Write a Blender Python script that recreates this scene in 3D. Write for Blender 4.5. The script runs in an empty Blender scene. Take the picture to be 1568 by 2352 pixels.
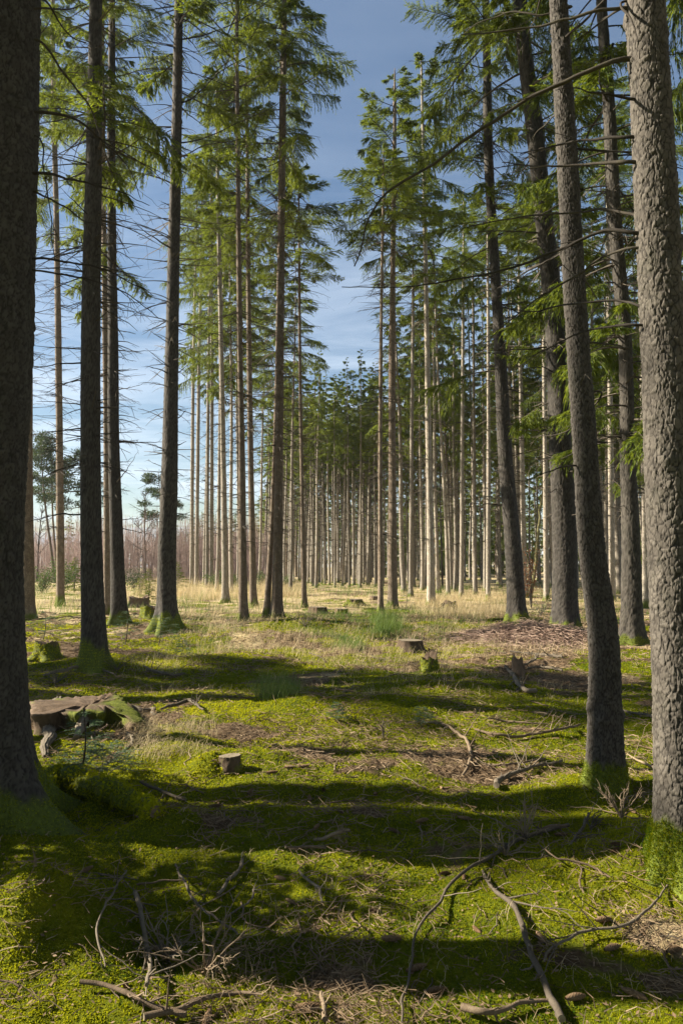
import bpy, math, random
import numpy as np
from mathutils import Vector, Matrix

random.seed(7)
R = np.random.default_rng(11)
SC = bpy.context.scene
COL = SC.collection
PI = math.pi
HAZE = True
EL, AZ = math.radians(31), math.radians(8)      # sun: height, and how far it stands ahead of square left

# ------------------------------------------------------------------ camera model
CAM_H = 1.8
F = 1568.0                      # focal length in units of the 1568 x 2352 working grid
TILT = math.atan2(124.0, F)
CT, ST = math.cos(TILT), math.sin(TILT)


def ray(px, py):
    u = (px - 784.0) / F
    v = (1176.0 - py) / F
    return np.array([u, CT - ST * v, ST + CT * v])


def at_depth(px, py, d):
    r = ray(px, py)
    t = d / r[1]
    return np.array([r[0] * t, d, CAM_H + r[2] * t])


# ------------------------------------------------------------------ noise
def _hash(ix, iy, iz, seed):
    h = (ix.astype(np.int64) * 374761393 + iy.astype(np.int64) * 668265263 + iz.astype(np.int64) * 2147483647 + seed * 1442695041) & 0xFFFFFFFF
    h = ((h ^ (h >> 13)) * 1274126177) & 0xFFFFFFFF
    h = ((h ^ (h >> 16)) * 2246822519) & 0xFFFFFFFF
    h = h ^ (h >> 15)
    return (h & 0xFFFFFF).astype(np.float64) / float(0xFFFFFF)


def vnoise(x, y, z=None, seed=0):
    x = np.asarray(x, float); y = np.asarray(y, float)
    z = np.zeros_like(x) if z is None else np.asarray(z, float)
    xi, yi, zi = np.floor(x), np.floor(y), np.floor(z)
    fx, fy, fz = x - xi, y - yi, z - zi
    fx = fx * fx * (3 - 2 * fx); fy = fy * fy * (3 - 2 * fy); fz = fz * fz * (3 - 2 * fz)
    out = 0
    for dx in (0, 1):
        wx = fx if dx else 1 - fx
        for dy in (0, 1):
            wy = fy if dy else 1 - fy
            for dz in (0, 1):
                wz = fz if dz else 1 - fz
                out = out + wx * wy * wz * _hash(xi + dx, yi + dy, zi + dz, seed)
    return out * 2 - 1


def fbm(x, y, z=None, seed=0, octv=4):
    a, s, f = 0.0, 1.0, 1.0
    for i in range(octv):
        a = a + s * vnoise(np.asarray(x) * f + i * 17.3, np.asarray(y) * f - i * 9.1, None if z is None else np.asarray(z) * f, seed + i)
        s *= 0.5; f *= 2.03
    return a / 1.5


def worley(P, seed=0):
    """distance to the nearest and second nearest feature point and the id of the nearest cell"""
    C = np.floor(P)
    f1 = np.full(len(P), 9.0); f2 = np.full(len(P), 9.0); idc = np.zeros(len(P))
    for dx in (-1, 0, 1):
        for dy in (-1, 0, 1):
            for dz in (-1, 0, 1):
                c = C + (dx, dy, dz)
                h = [_hash(c[:, 0], c[:, 1], c[:, 2], seed + k) for k in range(3)]
                q = c + np.stack(h, 1)
                d = np.sqrt(((q - P) ** 2).sum(1))
                near = d < f1
                f2 = np.where(near, f1, np.minimum(f2, d))
                idc = np.where(near, _hash(c[:, 0], c[:, 1], c[:, 2], seed + 9), idc)
                f1 = np.where(near, d, f1)
    return f1, f2, idc


def sstep(a, b, x):
    t = np.clip((x - a) / (b - a), 0, 1)
    return t * t * (3 - 2 * t)


# ------------------------------------------------------------------ ground height
def flat(px, py):
    r = ray(px, py)
    t = -CAM_H / r[2]
    return np.array([r[0] * t, r[1] * t])


BUMPS = []          # cx, cy, rx, ry, height


def bump_px(px, py, rx, ry, h):
    c = flat(px, py)
    BUMPS.append((c[0], c[1], rx, ry, h))


bump_px(60, 2170, .42, .27, .42)      # moss hummock, bottom left
bump_px(120, 2330, .40, .20, .10)
bump_px(10, 1950, .55, .45, .16)      # foot of the big left trunk
bump_px(370, 1905, .22, .16, .12)
bump_px(300, 1990, .28, .20, -.10)    # hollow below the root
bump_px(330, 2150, .32, .30, -.08)
bump_px(478, 1770, .20, .16, .12); bump_px(505, 1764, .12, .12, .07)     # moss around the sawn stump
bump_px(215, 1540, .75, .6, .18)
bump_px(100, 1500, .9, .6, .15)
bump_px(384, 1450, 1.1, .9, .22)
bump_px(275, 1432, .9, .8, .15)
bump_px(690, 1440, 1.6, .9, .30)      # low mound under the pair of trunks
bump_px(600, 1470, 2.0, .8, .18)
bump_px(1392, 1812, .55, .45, .14)
bump_px(1560, 2000, .50, .40, .20)
bump_px(1299, 1450, 1.3, 1.0, .20)
bump_px(1190, 1432, 1.2, 1.0, .16)
bump_px(1451, 1480, 1.0, .8, .14)
bump_px(1000, 1580, .9, .5, .12)
bump_px(780, 1620, 1.0, .5, .07)
bump_px(1000, 1700, .7, .5, -.05)


def ground(x, y):
    x = np.asarray(x, float); y = np.asarray(y, float)
    dist = np.hypot(x, y)
    k = 1 / (1 + (dist / 60.0) ** 2)
    h = .10 * fbm(x / 2.6, y / 2.6, seed=3, octv=3) * k
    h = h + .048 * vnoise(x / .55, y / .55, seed=21) * k
    h = h + .030 * vnoise(x / .21, y / .21, seed=22) / (1 + (dist / 18.0) ** 2)
    h = h + .008 * vnoise(x / .08, y / .08, seed=23) / (1 + (dist / 7.0) ** 2)
    for cx, cy, rx, ry, a in BUMPS:
        q = ((x - cx) / rx) ** 2 + ((y - cy) / ry) ** 2
        h = h + a * np.exp(-q)
    return h


def g1(x, y):
    return float(ground(np.array([x]), np.array([y]))[0])


def on_ground(px, py):
    """the point of the ground sheet that this direction meets"""
    r = ray(px, py)
    t = .5 * CAM_H / -r[2]
    step = t * .01
    prev = t
    for i in range(400):
        p = r * t
        if CAM_H + p[2] < g1(p[0], p[1]):
            a, b = prev, t
            for _ in range(12):
                m = .5 * (a + b); q = r * m
                if CAM_H + q[2] < g1(q[0], q[1]): b = m
                else: a = m
            q = r * b
            return np.array([q[0], q[1], g1(q[0], q[1])])
        prev = t; t += step
    c = flat(px, py)
    return np.array([c[0], c[1], g1(c[0], c[1])])


def moss_mask(x, y):
    n = fbm(x / 1.1, y / 1.1, seed=41, octv=4) + .45 * fbm(x / .33, y / .33, seed=45, octv=2)
    d = np.hypot(x, y)
    bias = .42 - .47 * sstep(8, 22, d) - .3 * sstep(24, 40, d)
    bias = bias - .12 * sstep(1.5, 5, x) * sstep(5.5, 9, d)
    bias = bias + .6 * np.exp(-((x + 1.6) / 2.0) ** 2 - ((y - 20.5) / 2.2) ** 2)
    bias = bias + .8 * np.exp(-((x + 1.15) / .5) ** 2 - ((y - 6.0) / .5) ** 2)
    bias = bias + .4 * np.exp(-((x + 1.5) / 1.2) ** 2 - ((y - 3.6) / 1.3) ** 2)
    return sstep(-.22, .22, n + bias)


def straw_mask(x, y):
    n = fbm(x / 2.3 + 5, y / 2.3, seed=51, octv=3)
    d = np.hypot(x, y)
    b = -.65 + .70 * sstep(12, 19, d) - .5 * np.exp(-((x + 1.6) / 2.0) ** 2 - ((y - 20.5) / 2.2) ** 2) + .35 * sstep(22, 34, d)
    return sstep(-.15, .25, n + b)


# ------------------------------------------------------------------ mesh accumulator
class MB:
    def __init__(s):
        s.V, s.Q, s.T, s.qm, s.tm, s.n = [], [], [], [], [], 0
        s.A = {}

    def add(s, V, Q=None, T=None, mi=0, **attr):
        V = np.asarray(V, float).reshape(-1, 3)
        k = len(V)
        s.V.append(V)
        if Q is not None and len(Q):
            Q = np.asarray(Q, np.int64); s.Q.append(Q + s.n); s.qm.append(np.full(len(Q), mi))
        if T is not None and len(T):
            T = np.asarray(T, np.int64); s.T.append(T + s.n); s.tm.append(np.full(len(T), mi))
        for a, v in attr.items():
            s.A.setdefault(a, []).append((s.n, np.broadcast_to(np.asarray(v, float), (k,)).copy()))
        s.n += k
        return s

    def add_mb(s, o, M=None, t=None, tint_shift=0.0):
        V = np.concatenate(o.V)
        if M is not None: V = V @ M.T
        if t is not None: V = V + t
        off = s.n
        s.V.append(V)
        for a, b in zip(o.Q, o.qm): s.Q.append(a + off); s.qm.append(b)
        for a, b in zip(o.T, o.tm): s.T.append(a + off); s.tm.append(b)
        for a, l in o.A.items():
            for (st, v) in l:
                s.A.setdefault(a, []).append((st + off, v + tint_shift if a == 'tint' else v))
        s.n += len(V)

    def mesh(s, name, mats, smooth=True):
        me = bpy.data.meshes.new(name)
        V = np.concatenate(s.V) if s.V else np.zeros((0, 3))
        Q = np.concatenate(s.Q) if s.Q else np.zeros((0, 4), np.int64)
        T = np.concatenate(s.T) if s.T else np.zeros((0, 3), np.int64)
        mi = np.concatenate(([*s.qm] or [np.zeros(0)]) + ([*s.tm] or [np.zeros(0)])).astype(np.int32)
        me.vertices.add(len(V)); me.vertices.foreach_set('co', V.astype(np.float32).ravel())
        loops = np.concatenate((Q.ravel(), T.ravel())).astype(np.int32)
        me.loops.add(len(loops)); me.loops.foreach_set('vertex_index', loops)
        n = len(Q) + len(T)
        me.polygons.add(n)
        start = np.concatenate((np.arange(len(Q)) * 4, len(Q) * 4 + np.arange(len(T)) * 3)).astype(np.int32)
        me.polygons.foreach_set('loop_start', start)
        me.polygons.foreach_set('material_index', mi)
        me.polygons.foreach_set('use_smooth', np.full(n, bool(smooth)))
        me.update(calc_edges=True)
        for a, l in s.A.items():
            v = np.zeros(len(V))
            for st, w in l: v[st:st + len(w)] = w
            at = me.attributes.new(a, 'FLOAT', 'POINT')
            at.data.foreach_set('value', v.astype(np.float32))
        for m in (mats if isinstance(mats, (list, tuple)) else [mats]): me.materials.append(m)
        return me

    def obj(s, name, mats, parent=None, smooth=True):
        return link(name, s.mesh(name, mats, smooth), parent)


def link(name, me, parent=None):
    o = bpy.data.objects.new(name, me); COL.objects.link(o)
    if parent is not None: o.parent = parent
    return o


def tag(o, label=None, cat=None, group=None, kind=None):
    if label: o['label'] = label
    if cat: o['category'] = cat
    if group: o['group'] = group
    if kind: o['kind'] = kind
    return o


def empty(name, loc=(0, 0, 0)):
    o = bpy.data.objects.new(name, None); COL.objects.link(o); o.location = loc
    o.empty_display_size = .2
    return o


def unit(a):
    return a / np.maximum(np.linalg.norm(a, axis=-1, keepdims=True), 1e-9)


def tubes(P, rad, n=4):
    """P (m,k,3) polylines, rad (m,k) -> vertices and quads"""
    P = np.asarray(P, float); rad = np.asarray(rad, float)
    if P.ndim == 2: P = P[None]; rad = rad[None]
    m, k, _ = P.shape
    T = unit(np.gradient(P, axis=1))
    D = unit(P[:, -1] - P[:, 0])
    ref = np.where(np.abs(D[:, 2:3]) < .8, np.array([[0, 0, 1.]]), np.array([[1., 0, 0]]))[:, None, :]
    A = unit(np.cross(T, np.broadcast_to(ref, T.shape))); B = np.cross(T, A)
    an = np.arange(n) * 2 * PI / n
    V = P[:, :, None] + rad[:, :, None, None] * (np.cos(an)[:, None] * A[:, :, None] + np.sin(an)[:, None] * B[:, :, None])
    i = np.arange(m)[:, None, None] * k * n; j = np.arange(k - 1)[None, :, None] * n; l = np.arange(n)[None, None, :]
    l2 = (l + 1) % n
    Q = np.stack((i + j + l, i + j + l2, i + j + n + l2, i + j + n + l), -1).reshape(-1, 4)
    return V.reshape(-1, 3), Q


def kites(P0, D, L, W, N=None, two=True, wp=.4):
    """leaf / needle-spray blades: pointed quads from P0 along D (unit), length L, width W"""
    m = len(P0)
    if N is None: N = R.normal(size=(m, 3))
    S = unit(np.cross(D, N)); U = np.cross(S, D)
    L = np.broadcast_to(np.asarray(L, float), (m,))[:, None]; W = np.broadcast_to(np.asarray(W, float), (m,))[:, None]
    mid = P0 + D * L * wp; tip = P0 + D * L
    out = [np.stack((P0, mid + S * W * .5, tip, mid - S * W * .5), 1)]
    if two: out.append(np.stack((P0, mid + U * W * .5, tip, mid - U * W * .5), 1))
    V = np.concatenate(out).reshape(-1, 3)
    return V, np.arange(len(V)).reshape(-1, 4)


# ------------------------------------------------------------------ materials
def new_mat(name):
    m = bpy.data.materials.new(name); m.use_nodes = True
    nt = m.node_tree; nt.nodes.clear()
    out = nt.nodes.new('ShaderNodeOutputMaterial')
    return m, nt, out


def N(nt, t, **kw):
    n = nt.nodes.new(t)
    for k, v in kw.items():
        if k.startswith('i_'):
            key = k[2:]
            key = int(key) if key.isdigit() else key.replace('_', ' ')
            n.inputs[key].default_value = v
        else: setattr(n, k, v)
    return n


def L(nt, a, b): nt.links.new(a, b)


def mixc(nt, fac, a, b, blend='MIX'):
    n = nt.nodes.new('ShaderNodeMix'); n.data_type = 'RGBA'; n.blend_type = blend
    for s, v in ((0, fac), (6, a), (7, b)):
        if isinstance(v, (int, float)): n.inputs[s].default_value = v
        elif isinstance(v, tuple): n.inputs[s].default_value = (*v, 1)
        else: L(nt, v, n.inputs[s])
    return n.outputs[2]


def mth(nt, op, a, b=None, clamp=False):
    n = nt.nodes.new('ShaderNodeMath'); n.operation = op; n.use_clamp = clamp
    for i, v in enumerate((a, b)):
        if v is None: continue
        if isinstance(v, (int, float)): n.inputs[i].default_value = v
        else: L(nt, v, n.inputs[i])
    return n.outputs[0]


def ramp(nt, fac, stops):
    n = nt.nodes.new('ShaderNodeValToRGB')
    e = n.color_ramp.elements
    while len(e) < len(stops): e.new(.5)
    for k, (p, c) in zip(e, stops): k.position = p; k.color = (*c, 1)
    L(nt, fac, n.inputs[0])
    return n.outputs[0]


def attr(nt, name):
    n = nt.nodes.new('ShaderNodeAttribute'); n.attribute_name = name
    return n.outputs['Fac']


def noise(nt, vec, scale, detail=4, rough=.55):
    n = N(nt, 'ShaderNodeTexNoise', i_Scale=scale, i_Detail=detail, i_Roughness=rough)
    if vec is not None: L(nt, vec, n.inputs['Vector'])
    return n.outputs[0]


def mapped(nt, scale, coord='Object'):
    tc = nt.nodes.new('ShaderNodeTexCoord'); mp = nt.nodes.new('ShaderNodeMapping')
    mp.inputs['Scale'].default_value = scale
    L(nt, tc.outputs[coord], mp.inputs[0])
    return mp.outputs[0]


def bark_mat(name, dark, mid, light, cell, hero, moss_col=(.10, .125, .015)):
    m, nt, out = new_mat(name)
    v = mapped(nt, (1, 1, .55))
    n1 = noise(nt, v, 9, 6, .65)
    n2 = noise(nt, v, 70, 5, .7)
    n3 = noise(nt, v, 1.3, 3)
    base = ramp(nt, n1, [(.30, dark), (.5, mid), (.72, light)])
    vor = N(nt, 'ShaderNodeTexVoronoi', i_Scale=cell); vor.feature = 'DISTANCE_TO_EDGE'
    wob = nt.nodes.new('ShaderNodeVectorMath'); wob.operation = 'ADD'
    nz = N(nt, 'ShaderNodeTexNoise', i_Scale=cell * .7, i_Detail=3)
    L(nt, v, nz.inputs['Vector'])
    sc = nt.nodes.new('ShaderNodeVectorMath'); sc.operation = 'SCALE'; sc.inputs['Scale'].default_value = .9 / cell
    L(nt, nz.outputs[1], sc.inputs[0]); L(nt, v, wob.inputs[0]); L(nt, sc.outputs[0], wob.inputs[1])
    L(nt, wob.outputs[0], vor.inputs['Vector'])
    if hero:
        pl = attr(nt, 'plate'); pr = attr(nt, 'platerand')
        base = mixc(nt, mth(nt, 'MULTIPLY', pr, .75), base, light)
        base = mixc(nt, mth(nt, 'SUBTRACT', 1.0, pl, True), base, tuple(c * .55 for c in dark))
    else:
        e = mth(nt, 'MULTIPLY', vor.outputs['Distance'], 5.0, True)
        base = mixc(nt, mth(nt, 'MULTIPLY', mth(nt, 'SUBTRACT', 1.0, e, True), .55), base, tuple(c * .6 for c in dark))
    base = mixc(nt, mth(nt, 'MULTIPLY', n2, .5), base, mixc(nt, n3, mid, light))
    # grey-green lichen film
    li = ramp(nt, noise(nt, v, 4.2, 5, .7), [(.54, (0, 0, 0)), (.68, (1, 1, 1))])
    base = mixc(nt, mth(nt, 'MULTIPLY', li, .25), base, (mid[0] * 1.0, mid[1] * 1.25, mid[2] * .85))
    ms = attr(nt, 'moss')
    mossn = ramp(nt, noise(nt, v, 60, 4, .7), [(.3, tuple(c * .45 for c in moss_col)), (.7, tuple(c * 1.5 for c in moss_col))])
    base = mixc(nt, ms, base, mossn)
    if True:
        oi = nt.nodes.new('ShaderNodeObjectInfo')
        hsv = nt.nodes.new('ShaderNodeHueSaturation')
        L(nt, mth(nt, 'ADD', mth(nt, 'MULTIPLY', oi.outputs['Random'], .5), .75), hsv.inputs['Value'])
        L(nt, base, hsv.inputs['Color']); base = hsv.outputs[0]
    b = N(nt, 'ShaderNodeBsdfPrincipled', i_Roughness=.85)
    b.inputs['Specular IOR Level'].default_value = .25
    L(nt, base, b.inputs['Base Color'])
    hgt = mth(nt, 'ADD', mth(nt, 'MULTIPLY', n2, .5), mth(nt, 'MULTIPLY', mth(nt, 'MULTIPLY', vor.outputs['Distance'], 6.0, True), .25 if hero else .9))
    bp = N(nt, 'ShaderNodeBump', i_Strength=.75, i_Distance=.006 if hero else .012)
    L(nt, hgt, bp.inputs['Height']); L(nt, bp.outputs[0], b.inputs['Normal'])
    L(nt, b.outputs[0], out.inputs[0])
    return m


def leaf_mat(name, c0, c1, trans_col, trans=.3, var_scale=.6, rough=.6, spec=.3):
    m, nt, out = new_mat(name)
    oi = nt.nodes.new('ShaderNodeObjectInfo')
    v = mapped(nt, (1, 1, 1))
    t = attr(nt, 'tint')
    f = mth(nt, 'ADD', mth(nt, 'MULTIPLY', t, .75), mth(nt, 'MULTIPLY', mth(nt, 'SUBTRACT', noise(nt, v, var_scale, 3), .5), .9))
    f = mth(nt, 'ADD', f, mth(nt, 'MULTIPLY', mth(nt, 'SUBTRACT', oi.outputs['Random'], .5), .35), True)
    col = mixc(nt, f, c0, c1)
    b = N(nt, 'ShaderNodeBsdfPrincipled', i_Roughness=rough)
    b.inputs['Specular IOR Level'].default_value = spec
    L(nt, col, b.inputs['Base Color'])
    tr = nt.nodes.new('ShaderNodeBsdfTranslucent')
    L(nt, mixc(nt, .6, col, trans_col), tr.inputs['Color'])
    mx = nt.nodes.new('ShaderNodeMixShader'); mx.inputs[0].default_value = trans
    L(nt, b.outputs[0], mx.inputs[1]); L(nt, tr.outputs[0], mx.inputs[2]); L(nt, mx.outputs[0], out.inputs[0])
    return m


def wood_mat(name, stops, scale=14, bump=.4, moss=False):
    m, nt, out = new_mat(name)
    v = mapped(nt, (1, 1, .6))
    n1 = noise(nt, v, scale, 6, .7)
    oi = nt.nodes.new('ShaderNodeObjectInfo')
    f = mth(nt, 'ADD', mth(nt, 'MULTIPLY', n1, .75), mth(nt, 'ADD', mth(nt, 'MULTIPLY', attr(nt, 'tint'), .5), mth(nt, 'MULTIPLY', mth(nt, 'SUBTRACT', oi.outputs['Random'], .5), .4)), True)
    col = ramp(nt, f, stops)
    if moss:
        mc = ramp(nt, noise(nt, v, 45, 4, .7), [(.3, (.035, .05, .006)), (.7, (.17, .19, .02))])
        col = mixc(nt, attr(nt, 'moss'), col, mc)
    b = N(nt, 'ShaderNodeBsdfPrincipled', i_Roughness=.85)
    b.inputs['Specular IOR Level'].default_value = .2
    L(nt, col, b.inputs['Base Color'])
    bp = N(nt, 'ShaderNodeBump', i_Strength=bump, i_Distance=.006)
    L(nt, noise(nt, v, scale * 5, 4, .7), bp.inputs['Height']); L(nt, bp.outputs[0], b.inputs['Normal'])
    L(nt, b.outputs[0], out.inputs[0])
    return m


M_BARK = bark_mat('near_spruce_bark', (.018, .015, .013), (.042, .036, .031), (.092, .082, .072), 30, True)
M_BARKL = bark_mat('sunlit_flaky_bark', (.018, .015, .013), (.052, .045, .038), (.122, .108, .092), 34, True)  # near bark lightened, sun on the right-hand trunks put into its colour
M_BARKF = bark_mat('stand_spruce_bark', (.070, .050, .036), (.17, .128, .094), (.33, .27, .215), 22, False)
M_BARKS = bark_mat('sunlit_pole_bark', (.12, .098, .08), (.27, .235, .192), (.48, .43, .365), 22, False)  # paler copy of the stand bark, sunlight on the poles coloured in
M_TWIG = wood_mat('dead_twig_bark', [(.2, (.035, .028, .022)), (.6, (.09, .075, .06)), (1, (.19, .165, .13))], 20)
M_TWIGB = wood_mat('dark_branch_bark', [(.2, (.022, .019, .016)), (.6, (.05, .042, .034)), (1, (.10, .09, .06))], 20)
M_NEEDLE = leaf_mat('spruce_needles', (.034, .075, .009), (.175, .215, .018), (.30, .35, .022), .46)
M_PINE = leaf_mat('pine_needles', (.03, .055, .022), (.07, .10, .035), (.10, .14, .04), .25)
M_MOSS = leaf_mat('moss_fronds', (.034, .090, .004), (.50, .465, .010), (.56, .54, .011), .45, 1.3, .8, .1)
M_STRAW = leaf_mat('dry_straw', (.40, .31, .17), (.74, .63, .41), (.66, .54, .30), .38, 1.0, .7)
M_GRASS = leaf_mat('green_rush', (.07, .13, .02), (.20, .25, .06), (.2, .28, .05), .35, 1.0)
M_SAPL = leaf_mat('sapling_needles', (.055, .11, .06), (.12, .19, .09), (.12, .20, .07), .3, 2.0)
M_BROWNLEAF = leaf_mat('withered_leaves', (.16, .06, .025), (.34, .16, .07), (.4, .17, .06), .4, 2.0)
M_SHRUB = leaf_mat('shrub_leaves', (.04, .08, .02), (.13, .19, .04), (.15, .22, .04), .3, 1.0)
M_STICK = wood_mat('fallen_stick_bark', [(.15, (.05, .034, .023)), (.5, (.135, .098, .066)), (1, (.29, .225, .15))], 30, .7)
M_STICKG = wood_mat('weathered_stick', [(.15, (.045, .036, .028)), (.55, (.115, .095, .072)), (1, (.24, .20, .15))], 30, .7)
M_LITTER = wood_mat('needle_litter', [(.1, (.07, .045, .026)), (.5, (.19, .13, .08)), (1, (.36, .28, .19))], 6, .2)
M_CONE = wood_mat('cone_scales', [(.1, (.07, .042, .022)), (.5, (.17, .105, .056)), (1, (.27, .185, .11))], 60, .6)
M_STUMP = wood_mat('stump_bark', [(.15, (.045, .032, .022)), (.5, (.13, .09, .06)), (1, (.24, .17, .115))], 14, .8, True)
M_BRUSH = wood_mat('brush_twigs', [(.1, (.13, .08, .06)), (.5, (.28, .19, .15)), (1, (.46, .35, .28))], 8, .2)
M_BIRCH = wood_mat('thicket_stems', [(.1, (.13, .085, .08)), (.5, (.25, .17, .155)), (1, (.40, .31, .28))], 2, .1)


def cut_mat():
    m, nt, out = new_mat('sawn_wood')
    v = mapped(nt, (1, 1, 1))
    w = N(nt, 'ShaderNodeTexWave', i_Scale=26.0, i_Distortion=2.2, i_Detail=3.0); w.wave_type = 'RINGS'; w.rings_direction = 'Z'
    L(nt, v, w.inputs[0])
    col = ramp(nt, mth(nt, 'ADD', mth(nt, 'MULTIPLY', w.outputs['Fac'], .45), mth(nt, 'MULTIPLY', noise(nt, v, 12, 5, .7), .55)), [(.2, (.085, .066, .045)), (.8, (.27, .22, .15))])
    b = N(nt, 'ShaderNodeBsdfPrincipled', i_Roughness=.85); L(nt, col, b.inputs['Base Color']); L(nt, b.outputs[0], out.inputs[0])
    return m


M_CUT = cut_mat()


def ground_mat():
    m, nt, out = new_mat('forest_floor')
    v = mapped(nt, (1, 1, 1))
    ms, st = attr(nt, 'moss'), attr(nt, 'straw')
    nf = noise(nt, v, 38, 6, .75); nm = noise(nt, v, 6, 5, .65); nl = noise(nt, v, .9, 3)
    lit = ramp(nt, mth(nt, 'ADD', mth(nt, 'MULTIPLY', nf, .6), mth(nt, 'MULTIPLY', nm, .4)), [(.30, (.045, .028, .016)), (.5, (.135, .092, .055)), (.70, (.29, .22, .145))])
    mos = ramp(nt, mth(nt, 'ADD', mth(nt, 'MULTIPLY', nf, .35), mth(nt, 'ADD', mth(nt, 'MULTIPLY', nm, .35), mth(nt, 'MULTIPLY', nl, .3))), [(.32, (.026, .045, .003)), (.5, (.115, .135, .007)), (.68, (.28, .265, .010))])
    stw = ramp(nt, mth(nt, 'ADD', mth(nt, 'MULTIPLY', nf, .6), mth(nt, 'MULTIPLY', nm, .4)), [(.3, (.20, .145, .075)), (.5, (.44, .35, .20)), (.7, (.66, .56, .37))])
    jag = mth(nt, 'MULTIPLY', mth(nt, 'SUBTRACT', nm, .5), 1.1)
    fs = mth(nt, 'ADD', st, mth(nt, 'MULTIPLY', jag, st), True)
    fm = ramp(nt, mth(nt, 'ADD', ms, jag), [(.35, (0, 0, 0)), (.62, (1, 1, 1))])
    col = mixc(nt, fm, mixc(nt, fs, lit, stw), mos)
    b = N(nt, 'ShaderNodeBsdfPrincipled', i_Roughness=.95); b.inputs['Specular IOR Level'].default_value = .1
    L(nt, col, b.inputs['Base Color'])
    bp = N(nt, 'ShaderNodeBump', i_Strength=.9, i_Distance=.03)
    L(nt, mth(nt, 'ADD', nf, mth(nt, 'MULTIPLY', noise(nt, v, 150, 3, .7), .4)), bp.inputs['Height']); L(nt, bp.outputs[0], b.inputs['Normal'])
    L(nt, b.outputs[0], out.inputs[0])
    return m


M_GROUND = ground_mat()

# ------------------------------------------------------------------ ground sheet


def axis_y():
    a = [-60, -40, -25, -15, -9, -5, -3, -1.5, -.5, .5, 1.2, 1.7]
    y = 2.0
    while y < 900:
        a.append(y); y += max(.022, .0075 * y if y < 60 else .03 * y)
    return np.array(a)


def axis_x():
    a = [0.0]; x = 0.0
    while x < 700:
        x += .022 if x < 2.6 else max(.03, .018 * x if x < 60 else .06 * x); a.append(x)
    a = np.array(a)
    return np.concatenate((-a[:0:-1], a))


gx, gy = axis_x(), axis_y()
GX, GY = np.meshgrid(gx, gy)
GZ = ground(GX.ravel(), GY.ravel())
mb = MB()
nx, ny = len(gx), len(gy)
i = np.arange(ny - 1)[:, None] * nx + np.arange(nx - 1)[None]
Q = np.stack((i, i + 1, i + nx + 1, i + nx), -1).reshape(-1, 4)
mb.add(np.stack((GX.ravel(), GY.ravel(), GZ), 1), Q, moss=moss_mask(GX.ravel(), GY.ravel()), straw=straw_mask(GX.ravel(), GY.ravel()))
tag(mb.obj('ground', M_GROUND), 'uneven forest floor of moss, straw and brown litter', 'ground', kind='structure')


def wedge(n, d0, d1, half=.62, power=0.0, near_bias=1.0):
    """random ground points seen from the clearing, with even density in the picture"""
    u = R.random(n) ** near_bias
    d = d0 * (d1 / d0) ** u
    a = R.uniform(-half, half, n)
    x = d * a; y = d
    return x, y, d


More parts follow.
